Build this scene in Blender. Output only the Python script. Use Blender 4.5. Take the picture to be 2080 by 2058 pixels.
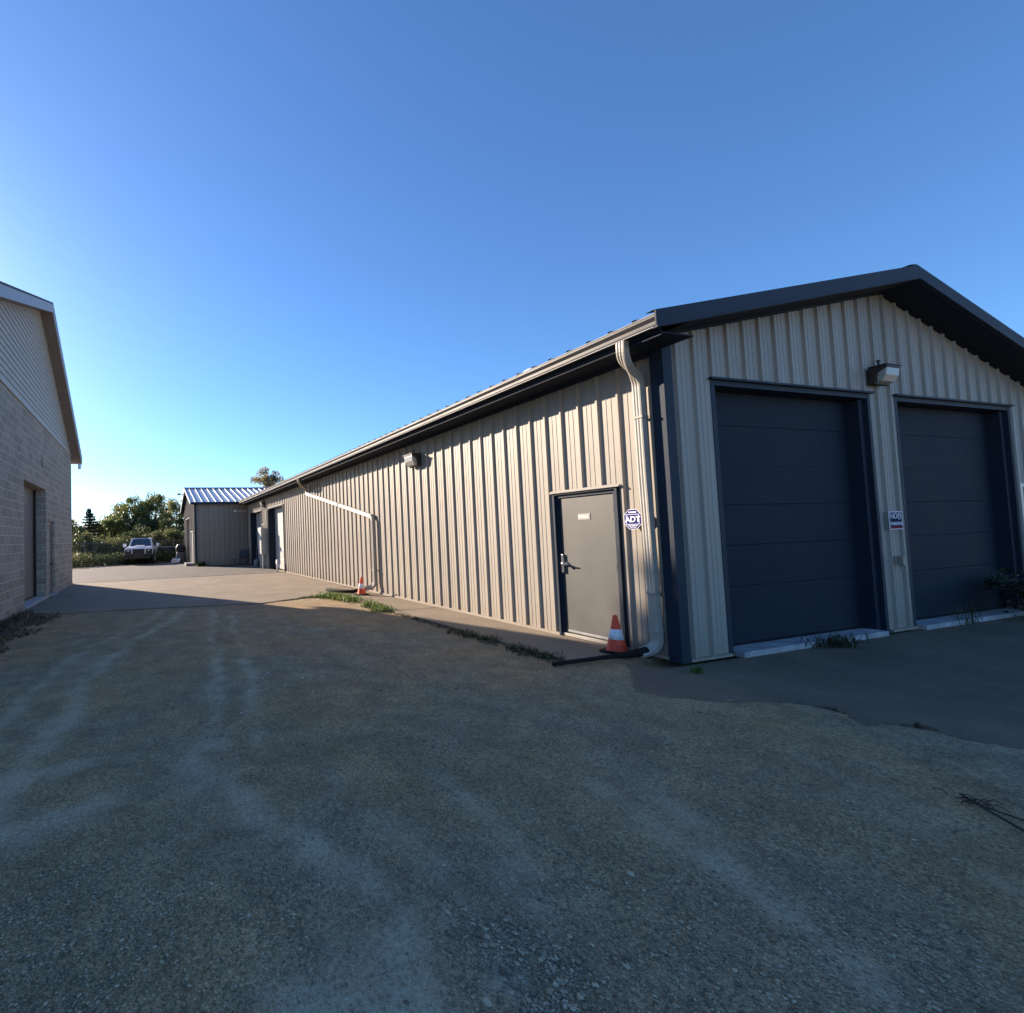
import bpy, math, random
import numpy as np
from mathutils import Vector, Matrix
random.seed(7); RNG = np.random.default_rng(7)
for o in list(bpy.data.objects): bpy.data.objects.remove(o, do_unlink=True)
scn = bpy.context.scene
COL = scn.collection
R = math.radians

# ------------------------------------------------------------------ camera
CAM = Vector((-5.8327, -4.1536, 1.6))
yaw, pitch, roll = R(-17.1773), R(2.5839), R(-1.8536)
fw = Vector((math.sin(-yaw)*math.cos(pitch), math.cos(yaw)*math.cos(pitch), math.sin(pitch)))
rt = Vector((math.cos(yaw), math.sin(yaw), 0)); up = rt.cross(fw)
r2 = rt*math.cos(roll)+up*math.sin(roll); u2 = -rt*math.sin(roll)+up*math.cos(roll)
cd = bpy.data.cameras.new('camera'); cam = bpy.data.objects.new('camera', cd); COL.objects.link(cam)
m = Matrix.Identity(4)
for i in range(3):
    m[i][0] = r2[i]; m[i][1] = u2[i]; m[i][2] = -fw[i]; m[i][3] = CAM[i]
cam.matrix_world = m
cd.sensor_width = 36; cd.sensor_fit = 'HORIZONTAL'; cd.lens = 987.782/2080*36
cd.shift_x = (1040-609.498)/2080; cd.shift_y = (1045.095-1029)/2080
cd.clip_start = 0.05; cd.clip_end = 3000
scn.camera = cam

# ------------------------------------------------------------------ sky, sun, exposure
SUN_EL, SUN_AZ = R(20.6), R(-30.1)          # azimuth from +Y, negative = towards -X
w = bpy.data.worlds.new('World'); scn.world = w; w.use_nodes = True
nt = w.node_tree; bg = nt.nodes['Background']
sky = nt.nodes.new('ShaderNodeTexSky'); sky.sky_type = 'NISHITA'; sky.sun_disc = False
sky.sun_elevation = SUN_EL; sky.sun_rotation = SUN_AZ
sky.air_density = 1.0; sky.dust_density = 0.35; sky.ozone_density = 7.6; sky.altitude = 100
nt.links.new(sky.outputs[0], bg.inputs[0]); bg.inputs[1].default_value = 0.095
sd = bpy.data.lights.new('sun', 'SUN'); sun = bpy.data.objects.new('sun', sd); COL.objects.link(sun)
sd.energy = 5.0; sd.angle = R(0.55); sd.color = (1.0, 0.83, 0.66)
sv = Vector((math.sin(SUN_AZ)*math.cos(SUN_EL), math.cos(SUN_AZ)*math.cos(SUN_EL), math.sin(SUN_EL)))
sun.rotation_euler = sv.to_track_quat('Z', 'Y').to_euler(); sun.location = (-20, 35, 20)
scn.view_settings.view_transform = 'Standard'; scn.view_settings.look = 'None'
scn.view_settings.exposure = 1.34; scn.view_settings.gamma = 1
scn.view_settings.use_curve_mapping = False

# ------------------------------------------------------------------ materials
PITCH = .3048
def mat(name, col, rough=.6, metal=0, var=.12, vscale=3, bump=0, bscale=200, spec=.5, col2=None, detail=6, stretch=None, streak=0):
    m = bpy.data.materials.new(name); m.use_nodes = True; n = m.node_tree.nodes; l = m.node_tree.links
    b = n['Principled BSDF']; b.inputs['Roughness'].default_value = rough; b.inputs['Metallic'].default_value = metal
    b.inputs['Specular IOR Level'].default_value = spec
    tc = n.new('ShaderNodeTexCoord'); mp = n.new('ShaderNodeMapping'); l.new(tc.outputs['Object'], mp.inputs[0])
    if stretch: mp.inputs['Scale'].default_value = stretch
    nz = n.new('ShaderNodeTexNoise'); nz.inputs['Scale'].default_value = vscale; nz.inputs['Detail'].default_value = detail
    nz.inputs['Roughness'].default_value = .65
    l.new(mp.outputs[0], nz.inputs[0])
    rp = n.new('ShaderNodeValToRGB'); l.new(nz.outputs[0], rp.inputs[0])
    c2 = col2 or tuple(min(1, c*(1+var)) for c in col)
    c1 = tuple(c*(1-var) for c in col)
    rp.color_ramp.elements[0].position = .3; rp.color_ramp.elements[1].position = .72
    rp.color_ramp.elements[0].color = (*c1, 1); rp.color_ramp.elements[1].color = (*c2, 1)
    l.new(rp.outputs[0], b.inputs['Base Color'])
    rr = n.new('ShaderNodeMapRange'); l.new(nz.outputs[0], rr.inputs[0]); rr.inputs[3].default_value = max(.02, rough-.1); rr.inputs[4].default_value = min(1, rough+.12)
    l.new(rr.outputs[0], b.inputs['Roughness'])
    if bump:
        n2 = n.new('ShaderNodeTexNoise'); n2.inputs['Scale'].default_value = bscale; n2.inputs['Detail'].default_value = 3
        l.new(tc.outputs['Object'], n2.inputs[0])
        bp = n.new('ShaderNodeBump'); bp.inputs['Strength'].default_value = 1; bp.inputs['Distance'].default_value = bump
        l.new(n2.outputs[0], bp.inputs['Height']); l.new(bp.outputs[0], b.inputs['Normal'])
    return m

def panel_mat(name, col, phase=.5775):
    """painted ribbed steel: faint vertical weather streaks, dust towards the base, slight oil-canning"""
    m = mat(name, col, rough=.5, var=.05, vscale=.9, spec=.4)
    n = m.node_tree.nodes; l = m.node_tree.links; b = n['Principled BSDF']
    tc = n.new('ShaderNodeTexCoord'); mp = n.new('ShaderNodeMapping'); mp.inputs['Scale'].default_value = (14, 14, .35)
    l.new(tc.outputs['Object'], mp.inputs[0])
    st = n.new('ShaderNodeTexNoise'); st.inputs['Scale'].default_value = 1.6; st.inputs['Detail'].default_value = 5; l.new(mp.outputs[0], st.inputs[0])
    mx = n.new('ShaderNodeMix'); mx.data_type = 'RGBA'; mx.blend_type = 'MULTIPLY'
    old = b.inputs['Base Color'].links[0].from_socket
    rp = n.new('ShaderNodeValToRGB'); rp.color_ramp.elements[0].position = .32; rp.color_ramp.elements[1].position = .6
    rp.color_ramp.elements[0].color = (.90, .89, .87, 1); rp.color_ramp.elements[1].color = (1, 1, 1, 1)
    l.new(st.outputs[0], rp.inputs[0])
    mx.inputs[0].default_value = 1; l.new(old, mx.inputs[6]); l.new(rp.outputs[0], mx.inputs[7])
    # splash dirt low down
    sp = n.new('ShaderNodeSeparateXYZ'); l.new(tc.outputs['Object'], sp.inputs[0])
    mr = n.new('ShaderNodeMapRange'); mr.inputs[1].default_value = 0; mr.inputs[2].default_value = .42; mr.inputs[3].default_value = .75; mr.inputs[4].default_value = 0
    l.new(sp.outputs[2], mr.inputs[0])
    dn = n.new('ShaderNodeTexNoise'); dn.inputs['Scale'].default_value = 5; dn.inputs['Detail'].default_value = 6; l.new(tc.outputs['Object'], dn.inputs[0])
    mu = n.new('ShaderNodeMath'); mu.operation = 'MULTIPLY'; l.new(mr.outputs[0], mu.inputs[0]); l.new(dn.outputs[0], mu.inputs[1])
    m2 = n.new('ShaderNodeMix'); m2.data_type = 'RGBA'; l.new(mu.outputs[0], m2.inputs[0]); l.new(mx.outputs[2], m2.inputs[6])
    m2.inputs[7].default_value = (.25, .19, .14, 1)
    def mth(op, a, b_=None):
        t = n.new('ShaderNodeMath'); t.operation = op
        for i_, v_ in ((0, a), (1, b_)):
            if v_ is None: continue
            if isinstance(v_, (int, float)): t.inputs[i_].default_value = v_
            else: l.new(v_, t.inputs[i_])
        return t.outputs[0]
    u = mth('ADD', sp.outputs[0], sp.outputs[1])
    k = mth('FLOOR', mth('DIVIDE', mth('SUBTRACT', u, phase-.02), .9144)); wn = n.new('ShaderNodeTexWhiteNoise'); wn.noise_dimensions = '1D'; l.new(k, wn.inputs['W'])
    tone = mth('ADD', mth('MULTIPLY', wn.outputs['Value'], .10), .95)
    fu = mth('SUBTRACT', mth('FRACT', mth('DIVIDE', mth('SUBTRACT', u, phase+.045-PITCH/2), PITCH)), .5)
    du_ = mth('MULTIPLY', fu, PITCH)
    fz = mth('MULTIPLY', mth('SUBTRACT', mth('FRACT', mth('DIVIDE', mth('SUBTRACT', sp.outputs[2], .12-.58), 1.16)), .5), 1.16)
    dd = mth('SQRT', mth('ADD', mth('MULTIPLY', du_, du_), mth('MULTIPLY', fz, fz)))
    scr = mth('SUBTRACT', 1.0, mth('MULTIPLY', mth('LESS_THAN', dd, .0085), .55))
    # rust and mud runs below the screws
    below = mth('MULTIPLY', mth('LESS_THAN', fz, 0), mth('LESS_THAN', mth('ABSOLUTE', du_), .006))
    run = mth('SUBTRACT', 1.0, mth('MULTIPLY', mth('MULTIPLY', below, mth('GREATER_THAN', fz, -.14)), .12))
    lap = mth('FRACT', mth('DIVIDE', mth('SUBTRACT', u, phase+.031), .9144)); lapd = mth('SUBTRACT', 1.0, mth('MULTIPLY', mth('LESS_THAN', lap, .006), .45))
    allv = mth('MULTIPLY', mth('MULTIPLY', tone, scr), mth('MULTIPLY', run, lapd)); cmbv = n.new('ShaderNodeCombineXYZ')
    for i_ in range(3): l.new(allv, cmbv.inputs[i_])
    m4 = n.new('ShaderNodeMix'); m4.data_type = 'RGBA'; m4.blend_type = 'MULTIPLY'; m4.inputs[0].default_value = 1
    l.new(m2.outputs[2], m4.inputs[6]); l.new(cmbv.outputs[0], m4.inputs[7]); l.new(m4.outputs[2], b.inputs['Base Color'])
    bp = n.new('ShaderNodeBump'); bp.inputs['Strength'].default_value = .35; bp.inputs['Distance'].default_value = .01
    oc = n.new('ShaderNodeTexNoise'); oc.inputs['Scale'].default_value = 2.2; oc.inputs['Detail'].default_value = 1; l.new(tc.outputs['Object'], oc.inputs[0])
    l.new(oc.outputs[0], bp.inputs['Height']); l.new(bp.outputs[0], b.inputs['Normal'])
    return m

M = {}
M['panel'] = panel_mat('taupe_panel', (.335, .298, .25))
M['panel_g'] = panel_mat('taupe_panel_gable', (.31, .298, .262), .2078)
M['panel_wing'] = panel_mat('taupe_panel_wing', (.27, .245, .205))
M['char'] = mat('charcoal_trim', (.015, .025, .042), spec=.25, rough=.6, var=.12, vscale=2)
M['gutter'] = mat('charcoal_gutter', (.034, .033, .036), rough=.55, var=.12, vscale=2)
M['gutter_lip'] = mat('glint_gutter_lip', (.42, .40, .38), rough=.3, var=.1, vscale=4)  # pale colour paints the sun glint along the rolled gutter edges
M['soffit'] = mat('soffit', (.016, .021, .033), spec=.2, rough=.75)
M['navy'] = mat('overhead_door_paint', (.011, .020, .032), spec=.18, rough=.7, var=.16, vscale=1.1, bump=.0012, bscale=420)
M['roof'] = mat('charcoal_roof', (.025, .030, .040), rough=.4, var=.1)
M['galv'] = mat('galvalume_roof', (.36, .38, .42), rough=.34, metal=.3, var=.08, vscale=1)
M['spout'] = mat('downspout_paint', (.34, .315, .27), rough=.55, var=.1, vscale=6, bump=.001, bscale=60)
M['grey_door'] = mat('grey_door_paint', (.088, .086, .080), rough=.5, var=.09, vscale=1.6)
M['conc'] = mat('concrete_sill', (.36, .36, .37), rough=.85, var=.38, vscale=5, bump=.003, bscale=90)
M['chrome'] = mat('brushed_steel', (.62, .62, .62), rough=.22, metal=1, var=.05)
M['black'] = mat('black_plastic', (.012, .012, .013), rough=.5, var=.2)
M['rubber'] = mat('black_rubber', (.008, .008, .008), spec=.25, rough=.8, var=.3, vscale=12, bump=.002, bscale=80)
M['bronze'] = mat('bronze_housing', (.035, .025, .022), rough=.5)
M['lens'] = mat('prismatic_lens', (.36, .37, .35), rough=.18, var=.15, vscale=30, bump=.004, bscale=70)
M['orange'] = mat('cone_orange', (.78, .075, .025), rough=.55, var=.32, vscale=14, bump=.001, bscale=60)
M['white_band'] = mat('reflective_band', (.74, .74, .76), rough=.4, var=.2, vscale=18)
M['white'] = mat('white_paint', (.78, .79, .80), rough=.3, var=.04)
M['sign_blue'] = mat('sign_blue', (.012, .015, .14), rough=.75, spec=.12, var=.06)
M['sign_white'] = mat('sign_white', (.80, .80, .86), rough=.75, spec=.12, var=.03)
M['sign_red'] = mat('sign_red', (.35, .02, .03), rough=.75, spec=.12)
M['sign_black'] = mat('sign_black', (.02, .02, .05), rough=.75, spec=.12)
M['wood'] = mat('bark', (.10, .075, .055), rough=.9, var=.35, vscale=8, bump=.02, bscale=14)
M['twig'] = mat('dead_twig', (.030, .024, .02), rough=.9, var=.3, vscale=20)
M['siding'] = mat('vinyl_siding', (.44, .41, .35), rough=.55, var=.06, vscale=1.5)
M['fascia_l'] = mat('pale_fascia', (.36, .38, .40), rough=.5, var=.06)
M['soffit_l'] = mat('brown_soffit', (.19, .165, .15), rough=.7)
M['shingle'] = mat('grey_shingles', (.09, .085, .08), rough=.9, var=.3, vscale=12, bump=.01, bscale=25)
M['door_l'] = mat('warehouse_door', (.20, .175, .155), rough=.55, var=.08)
M['galv_trim'] = mat('galvanised', (.40, .41, .42), rough=.4, metal=.5, var=.15, vscale=9)
M['cab'] = mat('cabinet_grey', (.38, .38, .36), rough=.5, var=.08)
M['brown_door'] = mat('brown_door', (.15, .12, .10), rough=.5)
M['truck'] = mat('truck_white', (.80, .81, .84), rough=.18, var=.03)
M['glass'] = mat('tinted_glass', (.03, .045, .05), rough=.06, spec=1)
M['tyre'] = mat('tyre_rubber', (.012, .012, .012), rough=.85, bump=.004, bscale=60)
M['plastic_dk'] = mat('dark_bin', (.03, .035, .045), rough=.5, var=.25)
M['drain_grey'] = mat('grey_barrel', (.16, .16, .17), rough=.6, var=.2)

def leaf_mat(name, c1, c2, trans=.45, rough=.45):
    m = bpy.data.materials.new(name); m.use_nodes = True; n = m.node_tree.nodes; l = m.node_tree.links
    b = n['Principled BSDF']; b.inputs['Roughness'].default_value = rough; out = n['Material Output']
    g = n.new('ShaderNodeNewGeometry'); rp = n.new('ShaderNodeValToRGB'); l.new(g.outputs['Random Per Island'], rp.inputs[0])
    rp.color_ramp.elements[0].color = (*c1, 1); rp.color_ramp.elements[1].color = (*c2, 1)
    l.new(rp.outputs[0], b.inputs['Base Color'])
    t = n.new('ShaderNodeBsdfTranslucent'); l.new(rp.outputs[0], t.inputs[0])
    mx = n.new('ShaderNodeMixShader'); mx.inputs[0].default_value = trans
    l.new(b.outputs[0], mx.inputs[1]); l.new(t.outputs[0], mx.inputs[2]); l.new(mx.outputs[0], out.inputs[0])
    return m
M['leaf'] = leaf_mat('leaves_broad', (.045, .07, .02), (.24, .26, .08), .5)
M['leaf_d'] = leaf_mat('leaves_dark', (.022, .040, .016), (.11, .13, .045), .4)
M['leaf_y'] = leaf_mat('leaves_pale', (.08, .10, .03), (.34, .33, .14), .5)
M['leaf_gold'] = leaf_mat('leaves_gold', (.12, .11, .05), (.46, .40, .22), .5)
M['needle'] = leaf_mat('needles', (.012, .025, .016), (.04, .055, .03), .15)
M['grass'] = leaf_mat('grass_blades', (.06, .11, .02), (.20, .26, .07), .35)
M['grass_dk'] = leaf_mat('grass_dark', (.025, .04, .015), (.08, .09, .035), .3)
M['grass_dry'] = leaf_mat('grass_dry', (.07, .055, .03), (.18, .14, .08), .25)
M['brush'] = leaf_mat('brush_olive', (.06, .075, .025), (.22, .23, .09), .45)

# ------------------------------------------------------------------ mesh helpers
class MB:
    def __init__(s): s.v = []; s.f = []
    def add(s, vs, fs):
        b = len(s.v); s.v += [tuple(map(float, p)) for p in vs]; s.f += [tuple(b+i for i in f) for f in fs]; return s
    def box(s, x0, x1, y0, y1, z0, z1):
        return s.add([(x, y, z) for z in (z0, z1) for y in (y0, y1) for x in (x0, x1)],
                     [(0, 2, 3, 1), (4, 5, 7, 6), (0, 1, 5, 4), (2, 6, 7, 3), (0, 4, 6, 2), (1, 3, 7, 5)])
    def prism(s, pts, vec):
        n = len(pts); vec = Vector(vec); a = [Vector(p) for p in pts]; b = [p+vec for p in a]
        return s.add(a+b, [tuple(range(n))[::-1], tuple(range(n, 2*n))]+[(i, (i+1) % n, n+(i+1) % n, n+i) for i in range(n)])
    def quad(s, a, b, c, d): return s.add([a, b, c, d], [(0, 1, 2, 3)])
    def sweep(s, path, prof, upv=(0, 0, 1), cap=True, scales=None):
        """sweep a closed 2D profile [(a,b)] along path; a = side, b = normal"""
        path = [Vector(p) for p in path]; n = len(prof); rings = []
        for i, p in enumerate(path):
            if i == 0: t = path[1]-p
            elif i == len(path)-1: t = p-path[i-1]
            else: t = (path[i+1]-p).normalized()+(p-path[i-1]).normalized()
            t.normalize(); u = Vector(upv)
            sd_ = t.cross(u)
            if sd_.length < 1e-4: sd_ = t.cross(Vector((1, 0, 0)))
            sd_.normalize(); nn = sd_.cross(t).normalized(); k = scales[i] if scales else 1
            rings.append([p+sd_*(a*k)+nn*(b_*k) for a, b_ in prof])
        vs = [q for r in rings for q in r]; fs = []
        for i in range(len(path)-1):
            for j in range(n): fs.append((i*n+j, i*n+(j+1) % n, (i+1)*n+(j+1) % n, (i+1)*n+j))
        if cap: fs += [tuple(range(n))[::-1], tuple((len(path)-1)*n+j for j in range(n))]
        return s.add(vs, fs)
    def tube(s, path, r, n=8, rs=None, cap=True):
        prof = [(r*math.cos(2*math.pi*i/n), r*math.sin(2*math.pi*i/n)) for i in range(n)]
        return s.sweep(path, prof, upv=(.3, .2, .93), cap=cap, scales=[q/r for q in rs] if rs else None)
    def lathe(s, prof, c=(0, 0, 0), n=24, axis='z'):
        vs = []; k = len(prof)
        for i in range(n):
            a = 2*math.pi*i/n
            for r, z in prof:
                if axis == 'z': vs.append((c[0]+r*math.cos(a), c[1]+r*math.sin(a), c[2]+z))
                elif axis == 'x': vs.append((c[0]+z, c[1]+r*math.cos(a), c[2]+r*math.sin(a)))
                else: vs.append((c[0]+r*math.cos(a), c[1]+z, c[2]+r*math.sin(a)))
        fs = []
        for i in range(n):
            for j in range(k-1):
                a, b = i*k+j, ((i+1) % n)*k+j; fs.append((a, b, b+1, a+1))
        return s.add(vs, fs)
    def build(s, name, m, parent=None, bevel=0, smooth=False, loc=None, sub=0):
        me = bpy.data.meshes.new(name); me.from_pydata(s.v, [], s.f); me.update()
        import bmesh
        bm = bmesh.new(); bm.from_mesh(me); bmesh.ops.recalc_face_normals(bm, faces=bm.faces); bm.to_mesh(me); bm.free()
        o = bpy.data.objects.new(name, me); COL.objects.link(o); me.materials.append(m)
        if parent: o.parent = parent
        if loc: o.location = loc
        if smooth:
            for p in me.polygons: p.use_smooth = True
        if sub:
            md = o.modifiers.new('s', 'SUBSURF'); md.levels = md.render_levels = sub
        if bevel:
            md = o.modifiers.new('b', 'BEVEL'); md.width = bevel; md.segments = 2; md.limit_method = 'ANGLE'; md.angle_limit = R(35)
        return o

def tag(o, label=None, cat=None, group=None, kind=None):
    if label: o['label'] = label
    if cat: o['category'] = cat
    if group: o['group'] = group
    if kind: o['kind'] = kind
    return o
def thing(name, label, cat, loc=(0, 0, 0), rz=0, group=None):
    o = bpy.data.objects.new(name, None); COL.objects.link(o); o.location = loc; o.rotation_euler = (0, 0, rz)
    o.empty_display_size = .2
    return tag(o, label, cat, group)
def text_part(name, s, size, m, parent, origin, xdir, ydir, ext=.001, offset=0, align='CENTER', shear=0):
    c = bpy.data.curves.new(name, 'FONT'); c.body = s; c.size = size; c.extrude = ext; c.offset = offset
    c.align_x = align; c.align_y = 'CENTER'; c.shear = shear
    t = bpy.data.objects.new('tmp', c); COL.objects.link(t)
    me = bpy.data.meshes.new_from_object(t.evaluated_get(bpy.context.evaluated_depsgraph_get()))
    bpy.data.objects.remove(t, do_unlink=True)
    X = Vector(xdir).normalized(); Y = Vector(ydir).normalized(); Z = X.cross(Y)
    mm = Matrix(((X.x, Y.x, Z.x, origin[0]), (X.y, Y.y, Z.y, origin[1]), (X.z, Y.z, Z.z, origin[2]), (0, 0, 0, 1)))
    me.transform(mm); me.materials.clear(); me.materials.append(m)
    o = bpy.data.objects.new(name, me); COL.objects.link(o); o.parent = parent
    return o

# ================================================================== GROUND
def vnoise(x, y, seed=0):
    xi = np.floor(x).astype(int); yi = np.floor(y).astype(int); xf = x-xi; yf = y-yi
    def h(a, b):
        v = np.sin(a*127.1+b*311.7+seed*74.7)*43758.5453; return v-np.floor(v)
    u = xf*xf*(3-2*xf); v = yf*yf*(3-2*yf)
    return (h(xi, yi)*(1-u)+h(xi+1, yi)*u)*(1-v)+(h(xi, yi+1)*(1-u)+h(xi+1, yi+1)*u)*v
def fbm(x, y, o=4, seed=0):
    r = 0; a = .5
    for i in range(o): r = r+a*vnoise(x*2**i, y*2**i, seed+i); a *= .5
    return r
def dist_poly(X, Y, pts):
    d = np.full(X.shape, 1e9)
    for (ax, ay), (bx, by) in zip(pts[:-1], pts[1:]):
        dx, dy = bx-ax, by-ay; t = np.clip(((X-ax)*dx+(Y-ay)*dy)/(dx*dx+dy*dy+1e-9), 0, 1)
        d = np.minimum(d, np.hypot(X-ax-t*dx, Y-ay-t*dy))
    return d
TRACKS = [  # (world polyline, half width, strength): pale dust bands left by tyres
    ([(-5.0, 8.0), (-5.37, 6.39), (-6.15, 4.31), (-6.52, 2.49), (-6.62, 1.31), (-6.66, .38), (-6.8, -1.0)], .11, .85),
    ([(-5.5, 8.0), (-5.9, 6.4), (-6.7, 4.3), (-7.05, 2.5), (-7.15, 1.3), (-7.2, .3)], .10, .6),
    ([(-4.5, 7.2), (-4.83, 4.54), (-5.03, 2.29), (-5.27, .67), (-5.43, -.17)], .10, .7),
    ([(-4.1, 7.0), (-4.4, 4.5), (-4.62, 2.2), (-4.9, .6), (-5.05, -.3)], .09, .6),
    ([(-5.43, -.17), (-5.56, -.67), (-5.28, -1.26), (-5.02, -1.67), (-4.87, -2.09), (-4.95, -2.5), (-5.1, -3.2)], .15, .8),
    ([(-7.2, -.45), (-6.83, -.34), (-6.53, -.22), (-5.99, -.15)], .10, .8),
    ([(-7.2, -1.0), (-6.67, -.97), (-6.45, -.99), (-6.1, -.72)], .11, 1.0),
    ([(-4.69, -.93), (-4.58, -1.52), (-4.52, -2.14)], .10, .45),
    ([(-4.02, -1.2), (-4.01, -1.89), (-4.2, -2.3)], .12, .5),
    ([(-2.2, .6), (-2.57, -.59), (-2.75, -1.42), (-2.96, -1.95), (-3.25, -2.52), (-3.54, -3.14)], .10, .45),
    ([(-3.1, -1.4), (-3.26, -2.17), (-3.33, -2.57), (-3.38, -2.94)], .08, .4),
    ([(-1.3, -1.6), (-1.9, -2.4), (-2.6, -3.3)], .10, .35),
    ([(-3.4, 5.8), (-3.3, 3.2), (-3.0, 1.0), (-2.7, -.6)], .16, .22),
    ([(-5.4, -2.4), (-5.2, -2.7), (-4.8, -3.1)], .25, .8),
]
DARKS = [([(-2.0, 1.2), (-2.6, -.4), (-2.9, -1.5)], .22, .5), ([(-5.9, 2.6), (-6.0, .9), (-6.1, -.3)], .3, .5),
         ([(-4.2, 4), (-4.3, 1.5), (-4.2, -.6)], .35, .35), ([(-6.2, -1.35), (-5.9, -1.9), (-5.6, -2.3)], .28, .6),
         ([(-4.75, -1.5), (-4.75, -2.0)], .07, .7)]
POT = (-4.62, -2.60)
def ground_z(X, Y):
    z = -.028+.018*(fbm(X*.7, Y*.7, 3, 5)-.45)+.010*(fbm(X*3.1, Y*3.1, 3, 9)-.45)
    ex = np.interp(Y, [-8, -5.5, -3.2, -2.35, -2.1, -1.72, -1.2, -.9, -.52, .1, .35], [3.5, 2.2, .8, -.05, -.15, -.4, -.4, -1.0, -1.3, -.6, -.45])
    t = np.clip((X-ex-.06)/.22, 0, 1); z = z-.05*t*t*(3-2*t)*(Y < .34)
    d = np.hypot((X-POT[0])*1.0, (Y-POT[1])*1.2)
    z = z-.030*np.exp(-(d/.13)**2)
    return z
def dust_val(X, Y):
    wx = X+.30*(fbm(X*2.3, Y*2.3, 5, 31)-.47); wy = Y+.30*(fbm(X*2.3, Y*2.3, 5, 47)-.47)
    d = .42*(fbm(X*.8+3, Y*.45, 4, 3)-.2)
    br = .35+1.3*fbm(X*5.5, Y*3.2, 4, 77)
    for pts, hw, st in TRACKS: d = d+st*np.exp(-(dist_poly(wx, wy, pts)/hw)**2)*br*.62
    for pts, hw, st in DARKS: d = d-st*.5*np.exp(-(dist_poly(wx, wy, pts)/hw)**2)
    d = d+.5*np.exp(-((np.hypot(X-POT[0]+.03, (Y-POT[1])*1.3))/.09)**2)
    d = d*(.25+1.5*fbm(X*7, Y*7, 4, 13))
    d = np.clip((d-.06)/.72, 0, 1); return d*d*(3-2*d)*.9

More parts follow.
